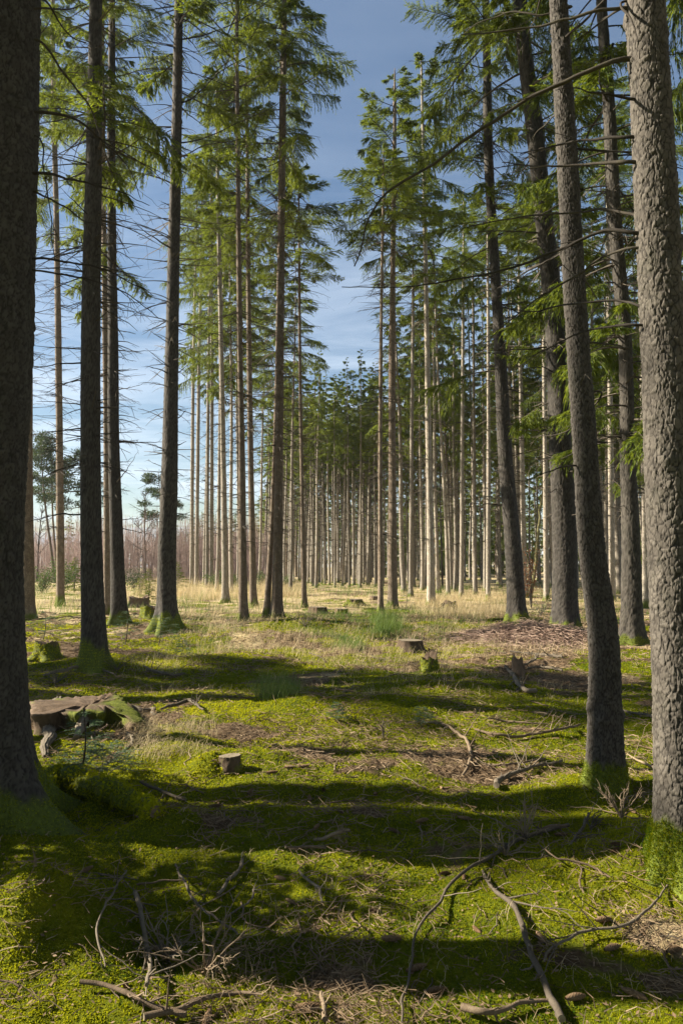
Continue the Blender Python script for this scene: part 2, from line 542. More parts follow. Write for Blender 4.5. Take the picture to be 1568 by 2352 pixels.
# ------------------------------------------------------------------ spruce branches
def make_branch(seed, Lb, hi=True, droop=.2, hang=.5, bare=.25, dens=1.0):
    rg = np.random.default_rng(seed)
    b = MB()
    s = np.linspace(0, 1, 9)
    up = rg.uniform(.0, .3)

    def main(s):
        s = np.asarray(s)
        return np.stack((Lb * s, Lb * .05 * np.sin(4 * s + seed), Lb * (up * s - (droop + up) * s ** 2 + .12 * s ** 4)), -1)
    P = main(s)
    V, Q = tubes(P, (.017 * Lb ** .5) * (1 - .85 * s) + .002, 4 if hi else 3)
    b.add(V, Q, mi=0, tint=.2)
    n = int((13 if hi else 9) * Lb ** .75 * 1.35 * dens)
    si = np.sort(rg.uniform(bare, 1, n * 2) ** .8); side = np.where(np.arange(2 * n) % 2, 1, -1)
    p0 = main(si)
    ang = rg.uniform(.5, 1.25, 2 * n)
    l = Lb * (.30 * (1 - si) ** .5 + .07) * rg.uniform(.5, 1.3, 2 * n)
    l = np.clip(l, .12, .62)
    d0 = np.stack((np.cos(ang), np.sin(ang) * side, rg.uniform(-.25, .2, 2 * n)), -1)
    hg = hang * rg.uniform(.4, 1.6, 2 * n)

    def sec(t):                      # t (k,) -> (2n,k,3)
        return p0[:, None] + d0[:, None] * (l[:, None] * (t - .25 * hg[:, None] * t ** 2 * .6))[..., None] - np.array([0, 0, 1.]) * (hg[:, None] * l[:, None] * t ** 1.5)[..., None]
    if hi:
        t = np.linspace(0, 1, 4)[None]
        V, Q = tubes(sec(t), np.broadcast_to(.005 * (1 - .7 * t), (2 * n, 4)), 3)
        b.add(V, Q, mi=0, tint=.2)
    k = 13 if hi else 6
    tj = (np.arange(k)[None] + rg.uniform(.1, 1, (2 * n, k))) / k
    Pj = sec(tj); Tj = unit(sec(np.minimum(tj + .05, 1.05)) - sec(tj - .02))
    allP, allD, allL, allW = [], [], [], []
    for sd in (-1, 1):
        S = np.cross(Tj, np.array([0, 0, 1.]) + rg.normal(0, .5, (2 * n, k, 3))) * sd
        D = unit(Tj * .8 + S * rg.uniform(.15, .75, (2 * n, k, 1)) + np.array([0, 0, -1.]) * rg.uniform(.05, .8, (2 * n, k, 1)))
        allP.append(Pj.reshape(-1, 3)); allD.append(D.reshape(-1, 3))
        m = 2 * n * k
        if hi: allL.append(rg.uniform(.05, .17, m)); allW.append(rg.uniform(.012, .022, m))
        else: allL.append(rg.uniform(.12, .28, m)); allW.append(rg.uniform(.024, .046, m))
    # needles along the twig itself
    if hi:
        t0 = np.linspace(0.05, .95, 5)[None].repeat(2 * n, 0)
        A = sec(t0); B = sec(t0 + .22)
        allP.append(A.reshape(-1, 3)); allD.append(unit(B - A).reshape(-1, 3)); allL.append(np.linalg.norm(B - A, axis=-1).ravel() * 1.05); allW.append(np.full(2 * n * 5, .024))
    P0 = np.concatenate(allP); D = np.concatenate(allD)
    V, Q = kites(P0, D, np.concatenate(allL), np.concatenate(allW), N=rg.normal(size=(len(P0), 3)), two=False)
    tv = np.clip(rg.normal(.42, .2, len(P0)), 0, 1)
    tv = np.repeat(tv, 4)
    b.add(V, Q, mi=1, tint=tv)
    return b


def rotm(az, pitch=0.0, roll=0.0):
    cz, sz = math.cos(az), math.sin(az); cp, sp = math.cos(pitch), math.sin(pitch); cr, sr = math.cos(roll), math.sin(roll)
    Z = np.array([[cz, -sz, 0], [sz, cz, 0], [0, 0, 1]]); Y = np.array([[cp, 0, -sp], [0, 1, 0], [sp, 0, cp]]); X = np.array([[1, 0, 0], [0, cr, -sr], [0, sr, cr]])
    return Z @ Y @ X


LENS = (.6, 1.2, 2.0, 2.9)
BR_HI = {l: [make_branch(100 + 10 * j + i, l, True, .10 + .1 * i, .30 + .32 * i, .2 + .07 * i) for i in range(3)] for j, l in enumerate(LENS)}
BR_LO = {l: [make_branch(200 + 10 * j + i, l, False, .14 + .1 * i, .35 + .3 * i, .14) for i in range(3)] for j, l in enumerate(LENS)}


def make_crown(seed, H, Rmax, nb, hi, low_dead=.25, sparse=False, profile=None):
    """crown from z = 0 up to z = H with the longest branches near the lower third"""
    rg = np.random.default_rng(seed)
    c = MB(); lib = BR_HI if hi else BR_LO
    az = rg.uniform(0, 6.28)
    for i in range(nb):
        u = ((i + rg.uniform(0, .9)) / nb) ** .74
        z = H * u
        az += 2.399 + rg.normal(0, .35)
        prof = (.55 + .45 * min(1, u / .25)) * (1 - max(0, (u - .25) / .75)) ** .7 + .10 if profile is None else profile(u)
        Lr = max(.3, Rmax * prof * rg.choice((rg.uniform(.2, .55), rg.uniform(.5, 1.0), rg.uniform(.8, 1.3))))
        ln = min(LENS, key=lambda q: abs(q - Lr))
        v = lib[ln][rg.integers(3)]
        k = Lr / ln
        pitch = -.35 + .75 * u + rg.normal(0, .12)
        M = rotm(az, pitch, rg.normal(0, .15)) * k
        c.add_mb(v, M, np.array([0, 0, z]), rg.normal(0 if hi else .2, .13))
    # leader
    return c


def crown_mesh(name, *a, **k):
    return make_crown(*a, **k).mesh(name, [M_TWIG, M_NEEDLE], smooth=False)


CR_HI = [crown_mesh('crown', 300 + i, 13.0, 2.6, nb, True) for i, nb in enumerate((54, 64, 72, 58))]
CR_LO = [crown_mesh('crown', 330 + i, 12.0, 2.2, nb, False) for i, nb in enumerate((52, 60, 66, 56, 62))]
# young trees green to the ground
CR_YOUNG = [crown_mesh('crown', 360 + i, 9.0, 2.0, 70, False, profile=lambda u: (1 - u) ** .9 + .05) for i in range(2)]


def dead_twigs_mesh(seed, H, n, lmax, r0, far):
    """whorls of dead bare twigs from z = 0 to z = H round a trunk of radius r0"""
    rg = np.random.default_rng(seed)
    b = MB(); m = n
    u = rg.random(m); z = H * (np.round(u * H / .55) * .55 / H) + rg.normal(0, .05, m)
    az = rg.uniform(0, 6.28, m); l = lmax * rg.uniform(.15, 1, m) ** 1.3 * (.45 + .55 * u)
    d = np.stack((np.cos(az), np.sin(az), rg.uniform(-.35, .25, m)), -1)
    t = np.linspace(0, 1, 5)
    P = np.stack((np.zeros(m), np.zeros(m), z), -1)[:, None] + d[:, None] * (r0 * .6 + l[:, None] * t)[..., None]
    P[..., 2] += (rg.uniform(-.35, .15, m)[:, None] * l[:, None] * t ** 2)
    P += rg.normal(0, .012, P.shape) * t[None, :, None]
    rr = (.009 + .008 * l)[:, None] * (1 - .75 * t) * (1.5 if far else 1)
    V, Q = tubes(P, rr, 3); b.add(V, Q, tint=.35)
    # side twigs
    q = rg.integers(0, m, int(m * 1.6)); tq = rg.uniform(.35, .95, len(q))
    p0 = P[q, 0] + (P[q, -1] - P[q, 0]) * tq[:, None]
    d2 = unit(d[q] + rg.normal(0, .6, (len(q), 3))); l2 = l[q] * rg.uniform(.12, .4, len(q))
    t2 = np.linspace(0, 1, 3)
    P2 = p0[:, None] + d2[:, None] * (l2[:, None] * t2)[..., None]
    P2[..., 2] -= (l2[:, None] * t2 ** 2) * .3
    V, Q = tubes(P2, np.broadcast_to((.0055 * (1.5 if far else 1)) * (1 - .6 * t2), (len(q), 3)), 3); b.add(V, Q, tint=.4)
    return b


DT_MID = [dead_twigs_mesh(400 + i, 8.0, 175, 1.6, .1, False).mesh('dead_twigs', M_TWIG, False) for i in range(4)]
DT_FAR = [dead_twigs_mesh(420 + i, 8.0, 95, 1.2, .1, True).mesh('dead_twigs', M_TWIG, False) for i in range(3)]


# ------------------------------------------------------------------ trunks
def trunk_shape(pts, d, H, base_drop=.35):
    """axis samples (z -> x, y, r) of a trunk seen at the listed picture points"""
    W = [at_depth(px, py, d) for px, py, w in pts]
    zs = np.array([w[2] for w in W]); xs = np.array([w[0] for w in W])
    r = np.array([p[2] for p in pts]) * .465 / F * d * CT
    o = np.argsort(zs); zs, xs, r = zs[o], xs[o], r[o]
    zt, xt = zs[-1], xs[-1]
    sl = (xs[-1] - xs[0]) / max(.5, zs[-1] - zs[0]) * .6
    ex = np.linspace(zt, H, 6)[1:] if H > zt + .5 else np.zeros(0)
    rt = r[-1] * ((H - ex) / (H - zt)) ** .8 + .012 if len(ex) else np.zeros(0)
    zs2 = np.concatenate((zs, ex)); xs2 = np.concatenate((xs, xt + sl * (ex - zt))); r2 = np.concatenate((r, rt))
    return zs2, xs2, r2


def smooth_interp(z, zs, vs):
    """monotone-ish cubic through the listed samples"""
    m = np.gradient(vs, zs)
    i = np.clip(np.searchsorted(zs, z) - 1, 0, len(zs) - 2)
    h = zs[i + 1] - zs[i]; t = np.clip((z - zs[i]) / h, -1.0, 1)
    t2, t3 = t * t, t ** 3
    out = (2 * t3 - 3 * t2 + 1) * vs[i] + (t3 - 2 * t2 + t) * h * m[i] + (-2 * t3 + 3 * t2) * vs[i + 1] + (t3 - t2) * h * m[i + 1]
    return np.where(t < 0, vs[0] + (z - zs[0]) * (vs[1] - vs[0]) / (zs[1] - zs[0]) * .3, out)


def build_trunk(zs, xs, rs, y, z0, sides, dz, seed, flare=.5, flare_h=.3, lobes=5, plate=None, amp=.012, moss_h=.0, moss_side=None, knots=0):
    """trunk mesh in coordinates relative to (xs[0], y, z0)"""
    H = zs[-1]
    fine_top = min(H, 1.0 + (at_depth(784, 0, y)[2] if y > 0 else 8))
    z = np.concatenate((np.arange(z0 - .35, fine_top, dz), np.linspace(fine_top, H, 14)[0:]))
    th = np.arange(sides) * 2 * PI / sides
    cx = smooth_interp(z, zs, xs); cr = np.maximum(np.interp(z, zs, rs), .008)
    rg = np.random.default_rng(seed)
    ph = rg.uniform(0, 6.28, 6)
    Z, T = np.meshgrid(z, th, indexing='ij')
    hh = np.maximum(Z - z0, -.25)
    lob = 1 + .55 * np.cos(lobes * T + ph[0] + .6 * np.sin(T + ph[1])) + .3 * np.cos((lobes - 2) * T + ph[2])
    rad = cr[:, None] * (1 + flare * np.exp(-hh / flare_h) * np.clip(lob, .15, 2))
    rad = rad * (1 + .035 * np.cos(2 * T + ph[3] + Z * .7) + .02 * np.cos(3 * T + ph[4] - Z * 1.3))
    X = np.cos(T) * rad; Y = np.sin(T) * rad
    at_ = {}
    flat_ = lambda a: a.ravel()
    x0 = xs[0]
    Px, Py, Pz = flat_(X), flat_(Y), flat_(Z)
    big = fbm(Px / .22, Py / .22, Pz / .5, seed=seed, octv=3)
    disp = amp * .55 * big
    if plate:
        wob = .35
        q = np.stack((Px / plate, Py / plate, Pz / (plate * 1.3)), 1)
        q = q + wob * np.stack((vnoise(q[:, 0] * .9, q[:, 1] * .9, q[:, 2] * .9, seed + 3), vnoise(q[:, 0] * .9, q[:, 1] * .9, q[:, 2] * .9, seed + 4), vnoise(q[:, 0] * .9, q[:, 1] * .9, q[:, 2] * .9, seed + 5)), 1)
        f1, f2, idc = worley(q, seed)
        e = sstep(.02, .15, f2 - f1)
        tilt = (q[:, 2] - np.floor(q[:, 2])) - .5
        disp = disp + amp * (e * (.35 + .75 * idc) + .8 * e * (f1 - .45) * (.3 + idc)) - amp * .4
        disp = disp + amp * .30 * vnoise(Px / .011, Py / .011, Pz / .014, seed + 7)
        at_['plate'] = e; at_['platerand'] = idc
        far = np.repeat(z > fine_top, sides)
        at_['plate'] = np.where(far, 1, at_['plate'])
    fade = np.clip((fine_top + 1 - Pz) / 1.0, .2, 1)
    disp = disp * fade
    for k in range(knots):
        kz = rg.uniform(z0 + .5, min(H * .6, fine_top)); kt = rg.uniform(0, 6.28)
        rr = np.interp(kz, zs, rs)
        dd = ((Pz - kz) / .045) ** 2 + (((np.repeat(T.ravel(), 1) - kt + PI) % (2 * PI) - PI) * rr / .04) ** 2
        disp = disp + .022 * np.exp(-dd)
    nx_, ny_ = np.cos(T).ravel(), np.sin(T).ravel()
    wx = Px + nx_ * disp + np.repeat(cx - x0, sides); wy = Py + ny_ * disp
    mo = np.zeros_like(Px)
    if moss_h > 0:
        side = 0 if moss_side is None else .55 * (np.cos(T.ravel() - moss_side))
        lim = moss_h * (1 + side + .55 * fbm(Px / .12, Py / .12, Pz / .25, seed=seed + 11, octv=3))
        mo = sstep(0, .35, (lim - (Pz - z0)) / moss_h)
    mbx = MB()
    m, n = len(z), sides
    i = np.arange(m - 1)[:, None] * n; j = np.arange(n)[None]; j2 = (j + 1) % n
    Qd = np.stack((i + j, i + j2, i + n + j2, i + n + j), -1).reshape(-1, 4)
    V = np.stack((wx, wy, Pz - z0), 1)
    mbx.add(V, Qd, moss=mo, **at_)
    # close the top
    mbx.add(V[-n:].mean(0)[None], None, None, moss=0)
    top = mbx.n - 1
    jj = np.arange(n)
    mbx.T.append(np.stack(((m - 1) * n + jj, (m - 1) * n + (jj + 1) % n, np.full(n, top)), 1)); mbx.tm.append(np.zeros(n, int))
    return mbx, V, mo, (nx_, ny_)


def moss_tufts(P, Nn, size, tint=0.0, per=4):
    """leafy moss sprigs on points P with outward directions Nn"""
    m = len(P)
    Pp = np.repeat(P, per, 0); Nr = np.repeat(Nn, per, 0)
    D = unit(Nr * .7 + R.normal(0, .62, (m * per, 3)))
    sz = np.repeat(np.broadcast_to(size, (m,)), per) * R.uniform(.6, 1.35, m * per)
    V, Q = kites(Pp, D, sz, sz * R.uniform(.28, .55, m * per), two=False, wp=.55)
    t = np.repeat(np.clip(R.normal(.45, .22, m) + tint, 0, 1), per)
    return V, Q, np.repeat(t, 4)


TREES = {}


def spruce(key, label, pts, H, *, sides=26, dz=.18, crown=None, crown_from=None, crown_w=1.0, mat=None, group=None, twigs=True, twig_from=2.2,
           flare=.45, flare_h=.28, plate=None, amp=.008, moss_h=.25, moss_side=None, seed=0, knots=0, rotz=None, name='spruce_tree', cat='tree', tuft=0, lobes=5):
    bx, by, bw = pts[0]
    g = on_ground(bx, by)
    d = g[1]
    H = max(H, at_depth(pts[-1][0], pts[-1][1], d)[2] + 1.2)
    zs, xs, rs = trunk_shape(pts, d, H)
    z0 = g[2]
    root = empty(name, (xs[0], d, z0))
    tag(root, label, cat, group)
    mbx, V, mo, nn = build_trunk(zs, xs, rs, d, z0, sides, dz, seed + 17, flare, flare_h, lobes, plate, amp, moss_h, moss_side, knots)
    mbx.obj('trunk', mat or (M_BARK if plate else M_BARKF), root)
    if tuft:
        idx = np.nonzero((mo > .5) & (V[:, 2] > -.05) & (V[:, 2] < 1.2))[0]
        if len(idx):
            idx = R.choice(idx, min(tuft, len(idx) * 2))
            Pm = V[idx] + R.normal(0, .006, (len(idx), 3)); Nm = unit(np.stack((nn[0][idx], nn[1][idx], np.full(len(idx), .35)), 1))
            v, q, t = moss_tufts(Pm, Nm, .0065 + .0007 * d, -.12)
            b = MB(); b.add(v, q, tint=t); b.obj('moss', M_MOSS, root, False)

    def axis(z):
        return np.array([float(smooth_interp(np.array([z]), zs, xs)[0]) - xs[0], 0, z - z0]), float(np.interp(z, zs, rs))
    if crown is not None:
        zc = at_depth(784, crown_from, d)[2] if crown_from is not None else H * .5
        a, ra = axis(zc); b_, _ = axis(H - .2)
        dirv = Vector(b_ - a); ln = dirv.length
        c = link('crown', crown, root)
        c.location = a
        base_h = 13.0 if crown in CR_HI else (12.0 if crown in CR_LO else 9.0)
        c.rotation_mode = 'QUATERNION'
        q0 = dirv.to_track_quat('Z', 'Y')
        c.rotation_quaternion = q0 @ Matrix.Rotation(rotz if rotz is not None else seed * 1.7, 4, 'Z').to_quaternion()
        c.scale = (crown_w, crown_w, ln / base_h)
        if twigs:
            zt = z0 + twig_from
            if zc - zt > 1:
                a, ra = axis(zt); b_, _ = axis(zc + .8)
                dirv = Vector(b_ - a)
                nk = max(1, round(dirv.length / 8.0))
                for q in range(nk):
                    t = link('dead_twigs', (DT_MID if d < 34 else DT_FAR)[(seed + q) % 3], root)
                    t['kind'] = 'stuff'
                    t.location = Vector(a) + dirv * (q / nk); t.rotation_mode = 'QUATERNION'
                    t.rotation_quaternion = dirv.to_track_quat('Z', 'Y') @ Matrix.Rotation(seed * 2.3 + q * 1.9, 4, 'Z').to_quaternion()
                    t.scale = (1, 1, dirv.length / nk / 8.0)
    TREES[key] = dict(root=root, d=d, axis=axis, z0=z0, x0=xs[0], zs=zs, xs=xs, rs=rs)
    return root


def wiggle(P, r, n, amp, seed):
    """resample a polyline smoothly and roughen it"""
    P = np.asarray(P, float); r = np.asarray(r, float)
    s = np.concatenate(([0], np.cumsum(np.linalg.norm(np.diff(P, axis=0), axis=1)))); s /= s[-1]
    t = np.linspace(0, 1, n)
    O = np.stack([smooth_interp(t, s, P[:, k]) for k in range(3)], 1) if len(P) > 2 else P[0] + (P[1] - P[0]) * t[:, None]
    rg = np.random.default_rng(seed)
    Ln = np.linalg.norm(np.diff(O, axis=0), axis=1).sum() * t / .17
    O = O + amp * np.stack([vnoise(Ln, t * 0 + k * 3.3, seed=seed + k) + .35 * vnoise(Ln * 2.7, t * 0 + k * 5.1, seed=seed + k + 40) for k in range(3)], 1) * np.minimum(1, t * 5)[:, None]
    rr = np.interp(t, s, r) * (1 + .09 * vnoise(Ln * 2.2, t * 0, seed=seed + 9))
    return O, np.maximum(rr, .0012)


def branch_px(key, pts, r0, r1=.002, dd=0.4, seed=0, twig=0, mat=None, amp=.012, needles=False, part='dead_branch'):
    """a dead branch of a tree along listed picture points; its depth drifts by dd from trunk to tip"""
    T = TREES[key]; d = T['d']
    k = len(pts)
    P = [at_depth(px, py, d + dd * (i / (k - 1)) ** 1.1) for i, (px, py) in enumerate(pts)]
    org = np.array([T['x0'], d, T['z0']])
    # start inside the trunk
    z = P[0][2]; ax, ra = T['axis'](z)
    P = [np.array([ax[0] + T['x0'], d, z - .01])] + P
    O, rr = wiggle(np.array(P), np.linspace(r0, r1, len(P)), 34, amp, seed + 5)
    b = MB(); V, Q = tubes(O - org, rr, 7); b.add(V, Q, tint=.3)
    rg = np.random.default_rng(seed)
    if twig:
        for _ in range(twig):
            i = rg.integers(7, 33); D = unit(O[i] - O[i - 3] + rg.normal(0, .12, 3) * np.linalg.norm(O[-1] - O[0]) * .25)
            l = rg.uniform(.08, .4) * min(1, np.linalg.norm(O[-1] - O[0]))
            tt = np.linspace(0, 1, 6)[:, None]
            q = O[i] + D * l * tt + rg.normal(0, .012, (6, 3)) * tt - np.array([0, 0, .12 * l]) * tt ** 2
            V, Q = tubes(q - org, np.linspace(min(rr[i] * .6, .004), .0012, 6), 4); b.add(V, Q, tint=.35)
    o = b.obj(part, mat or M_TWIGB, T['root'])
    return o


def random_dead_branches(key, n, z_lo, z_hi, lmin, lmax, seed, mat=None, rr=.012):
    T = TREES[key]; rg = np.random.default_rng(seed)
    for i in range(n):
        z = z_lo + (z_hi - z_lo) * (i + rg.random()) / n
        a, ra = T['axis'](z); az = rg.uniform(0, 6.28); l = rg.uniform(lmin, lmax)
        d = np.array([math.cos(az), math.sin(az), rg.uniform(-.3, .25)])
        t = np.linspace(0, 1, 5)[:, None]
        P = a + d * (ra * .7 + l * t); P[:, 2] += (rg.uniform(-.35, .2) * l * t[:, 0] ** 2)
        O, r_ = wiggle(P, np.linspace(rr, .002, 5) * (.6 + .5 * l / lmax), 16, .02, seed * 50 + i)
        b = MB(); V, Q = tubes(O, r_, 5); b.add(V, Q, tint=.3)
        for _ in range(rg.integers(1, 5)):
            k = rg.integers(5, 15); D = unit(unit(O[k] - O[k - 2]) + rg.normal(0, .45, 3)); ll = l * rg.uniform(.1, .35)
            tt = np.linspace(0, 1, 5)[:, None]
            q = O[k] + D * ll * tt - np.array([0, 0, .2 * ll]) * tt ** 2
            V, Q = tubes(q, np.linspace(r_[k] * .6, .0015, 5), 3); b.add(V, Q, tint=.35)
        b.obj('dead_branch', mat or M_TWIGB, T['root'])



# ------------------------------------------------------------------ the trees one can tell apart
def px_x(y0, x0, y1, x1, y): return x0 + (x1 - x0) * (y - y0) / (y1 - y0)



spruce('T1', 'massive rough-barked spruce with mossy flared foot cut off by the left edge', [(-16, 1905, 190), (-26, 1650, 178), (-34, 1400, 174), (-3, 800, 166), (14, 0, 156)], 25,
       sides=210, dz=.014, crown=CR_HI[2], crown_from=-1500, flare=1.15, flare_h=.24, plate=.036, amp=.012, moss_h=.42, seed=1, knots=6, twigs=False, tuft=5200)
spruce('T1b', 'brownish spruce trunk showing as a strip behind the massive left trunk', [(66, 1422, 32), (62, 1000, 27), (66, 600, 24), (72, 0, 20)], 24, sides=32, dz=.1, crown=CR_HI[1], crown_from=250, seed=2, twig_from=5)
spruce('T2', 'slim bare-stemmed spruce alone in the open left of the twin dark trunks', [(140, 1392, 19), (137, 1000, 17), (132, 600, 14), (122, 0, 10)], 23, crown=CR_HI[0], crown_from=560, crown_w=.95, seed=3, moss_h=.5, twig_from=3)
spruce('T3', 'stout dark spruce with mossy foot beside the decayed root stump', [(215, 1535, 66), (216, 1480, 58), (211, 1284, 52), (208, 1034, 48), (209, 784, 45), (216, 350, 38), (221, 0, 32)], 24,
       sides=84, dz=.045, crown=CR_HI[3], crown_from=-500, flare=.4, flare_h=.22, plate=.034, amp=.011, moss_h=.45, seed=4, knots=8, twig_from=3.0, tuft=900)
spruce('T3b', 'orange-brown sunlit spruce trunk squeezed between two darker trunks', [(247, 1412, 17), (245, 1000, 15), (240, 600, 13), (236, 0, 9)], 24, crown=CR_HI[1], crown_from=420, crown_w=.8, seed=5, twig_from=3)
spruce('T4', 'straight brown spruce with many dead side twigs right of the stout dark spruce', [(275, 1432, 40), (270, 1284, 34), (262, 1034, 27), (260, 784, 25), (256, 350, 20), (258, 0, 16)], 24,
       sides=56, dz=.06, crown=CR_HI[0], crown_from=380, crown_w=.9, plate=.036, amp=.009, moss_h=.4, seed=6, knots=5, twig_from=4)
spruce('T5', 'dark spruce with a glittering sunlit left edge and broad mossy root foot', [(384, 1447, 52), (384, 1400, 46), (384, 1284, 43), (391, 1034, 37), (395, 784, 33), (405, 350, 25), (411, 0, 22)], 25,
       sides=72, dz=.05, crown=CR_HI[2], crown_from=-120, flare=.65, flare_h=.35, plate=.036, amp=.011, moss_h=0.48, seed=7, knots=9, twig_from=3.0, tuft=700)
mids = [
    ('T6a', 'leftmost thin spruce pole of the sunlit row before the birch thicket', [(440, 1346, 10), (445, 800, 7.5), (452, 500, 5)], 38, 3, 700, 1.25),
    ('T6b', 'second thin spruce pole of the sunlit row before the birch thicket', [(451, 1347, 10), (458, 800, 8), (464, 500, 6)], 39, 0, 660, 1.25),
    ('T6c', 'third thin spruce pole of the row, standing in pale tall grass', [(475, 1350, 9), (479, 850, 7.5), (484, 500, 5)], 38, 1, 640, 1.25),
    ('T6d', 'thin spruce pole close beside its twin in pale tall grass', [(486, 1350, 10), (487, 850, 8.5), (486, 500, 6)], 39, 0, 600, 1.25),
    ('T7', 'pale sunlit spruce trunk standing alone above the tall grass clump', [(518, 1384, 17), (512, 1000, 13), (506, 700, 11), (498, 200, 7)], 27, 2, 610, 1.0),
    ('T8', 'thin dark brown spruce in front of its paler neighbour, mossy at the foot', [(559, 1430, 22), (554, 1000, 15), (550, 700, 13), (546, 350, 11), (544, 0, 8)], 27, 0, 230, 1.05),
    ('T8b', 'reddish sunlit spruce close behind the thin dark brown spruce', [(582, 1393, 17), (575, 1000, 14), (571, 700, 12), (568, 300, 8)], 26, 1, 590, 1.0),
    ('T9a', 'slender sunlit spruce leaning against the thicker trunk of the pair', [(612, 1418, 17), (622, 1240, 12), (632, 1000, 10), (640, 600, 8), (645, 200, 6)], 24, 3, 330, .7),
    ('T9b', 'straight brown spruce, thicker of the touching pair on the low mound', [(636, 1421, 28), (638, 1284, 24), (641, 1034, 21), (645, 700, 17), (650, 350, 14), (654, 0, 11)], 29, 3, 500, 1.12),
    ('T10', 'thin spruce right of the pair with hanging sprays along its upper stem', [(699, 1396, 13), (694, 1150, 9.5), (689, 850, 8), (687, 600, 6.5), (686, 430, 4)], 19, 0, 650, 1.05),
    ('T11', 'thin dark spruce pole left of the thicker brown trunk by the stumps', [(874, 1408, 14), (873, 1150, 11), (874, 850, 9), (877, 600, 7), (880, 400, 4)], 17.5, 3, 560, 0.9),
    ('T12', 'thicker brown spruce half lit on its left side behind the thin dark pole', [(902, 1397, 24), (901, 1200, 20), (900, 850, 17), (902, 600, 13), (906, 250, 9)], 24.5, 1, 610, 1.1),
    ('T12b', 'pale thin spruce trunk just right of the thicker brown spruce', [(943, 1370, 11), (945, 1000, 9), (948, 700, 7)], 22, 2, 720, .9),
    ('T13', 'bright sunlit spruce with a nearly white left side among dry grass', [(990, 1390, 20), (986, 1150, 16), (981, 850, 13), (975, 500, 10), (968, 180, 6)], 25, 2, 650, 1.1),
    ('T13b', 'crooked narrow spruce immediately right of the nearly white sunlit trunk', [(1007, 1362, 10), (999, 1150, 8), (996, 850, 7)], 20, 0, 760, .8),
    ('T14', 'tall pale pole in the right stand, first of three evenly spaced ones', [(1059, 1374, 11), (1061, 1000, 8.5), (1063, 700, 7), (1064, 480, 4)], 22, 1, 640, .8),
    ('T14b', 'pale pole in the right stand, middle one of three evenly spaced', [(1091, 1366, 10), (1088, 1000, 8), (1086, 700, 6)], 22, 3, 700, .9),
    ('T14c', 'pale pole in the right stand just left of the thick leaning dark spruce', [(1120, 1380, 11), (1121, 1000, 9), (1120, 700, 7)], 22, 0, 640, .9),
    ('T15b', 'sunlit straight trunk behind the brown-leaved shrub', [(1204, 1372, 14), (1197, 1000, 11), (1192, 700, 8)], 23, 2, 560, 1.0),
    ('T15c', 'pale straight trunk left of the widest shaded trunk', [(1254, 1380, 13), (1250, 1000, 10), (1247, 700, 8)], 23, 1, 600, 1.0),
    ('T17b', 'sunlit trunk seen in the gap right of the nearest leaning spruce', [(1405, 1382, 16), (1401, 1000, 13), (1397, 700, 11), (1392, 300, 7)], 23, 3, 560, 1.0),
    ('T18b', 'bright trunk squeezed between the two right-hand rough trunks', [(1487, 1396, 24), (1480, 1000, 20), (1474, 700, 17)], 24, 0, 480, 1.0),
]
for i, (k, lab, pts, H, cr, cf, cw) in enumerate(mids):
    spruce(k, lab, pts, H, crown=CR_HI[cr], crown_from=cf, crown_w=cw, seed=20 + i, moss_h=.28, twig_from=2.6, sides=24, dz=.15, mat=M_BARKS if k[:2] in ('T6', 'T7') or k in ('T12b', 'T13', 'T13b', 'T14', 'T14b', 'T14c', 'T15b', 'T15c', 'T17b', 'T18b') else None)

spruce('T15', 'thick dark spruce leaning left, its foot wrapped in moss by the brush heap', [(1187, 1431, 50), (1185, 1390, 44), (1179, 1284, 42), (1159, 1034, 34), (1146, 784, 27), (1121, 350, 22), (1115, 0, 18)], 24,
       sides=72, dz=.055, crown=CR_HI[3], crown_from=330, crown_w=1.0, flare=.3, flare_h=.3, plate=.045, amp=.013, moss_h=0.36, seed=50, knots=8, twig_from=3.0, tuft=500)
spruce('T16', 'widest shaded spruce trunk at the right, sunlit patch low on its bark', [(1299, 1449, 66), (1297, 1400, 61), (1297, 1284, 58), (1286, 1034, 53), (1274, 784, 48), (1232, 350, 40), (1193, 0, 36)], 27,
       sides=84, dz=.05, crown=CR_HI[2], crown_from=330, crown_w=1.25, flare=.28, flare_h=.35, plate=.055, amp=.016, moss_h=0.30, seed=51, knots=10, twig_from=3.0, tuft=500)
spruce('T17', 'nearest leaning spruce, its scaly trunk curving up from a mossy foot', [(1391, 1812, 92), (1388, 1650, 79), (1383, 1450, 68), (1360, 1284, 61), (1343, 1034, 55), (1326, 784, 51), (1301, 350, 48), (1281, 0, 45)], 19,
       sides=220, dz=.012, crown=CR_HI[1], crown_from=-900, flare=.28, flare_h=.13, plate=.028, amp=.0095, moss_h=.20, seed=52, knots=10, twigs=False, tuft=2600)
spruce('T18', 'rough grey spruce with sunlit left side between the two nearest right trunks', [(1451, 1477, 54), (1450, 1430, 49), (1448, 1284, 42), (1440, 1034, 35), (1434, 784, 33), (1410, 500, 32), (1396, 225, 29), (1380, 0, 26)], 25,
       sides=72, dz=.05, crown=CR_HI[0], crown_from=430, crown_w=1.15, flare=.3, flare_h=.3, mat=M_BARKL, plate=.045, amp=.014, moss_h=0.18, seed=53, knots=8, twig_from=3.0, tuft=300)
spruce('T19', 'big flaky-barked spruce at the right edge with bright moss up its foot', [(1562, 1990, 128), (1561, 1850, 118), (1552, 1500, 114), (1538, 1150, 108), (1522, 784, 102), (1499, 350, 96), (1479, 0, 92)], 24,
       sides=280, dz=.009, crown=CR_HI[3], crown_from=-2200, flare=.30, flare_h=.16, mat=M_BARKL, plate=.034, amp=.0085, moss_h=.27, seed=54, knots=7, twigs=False, tuft=11000)

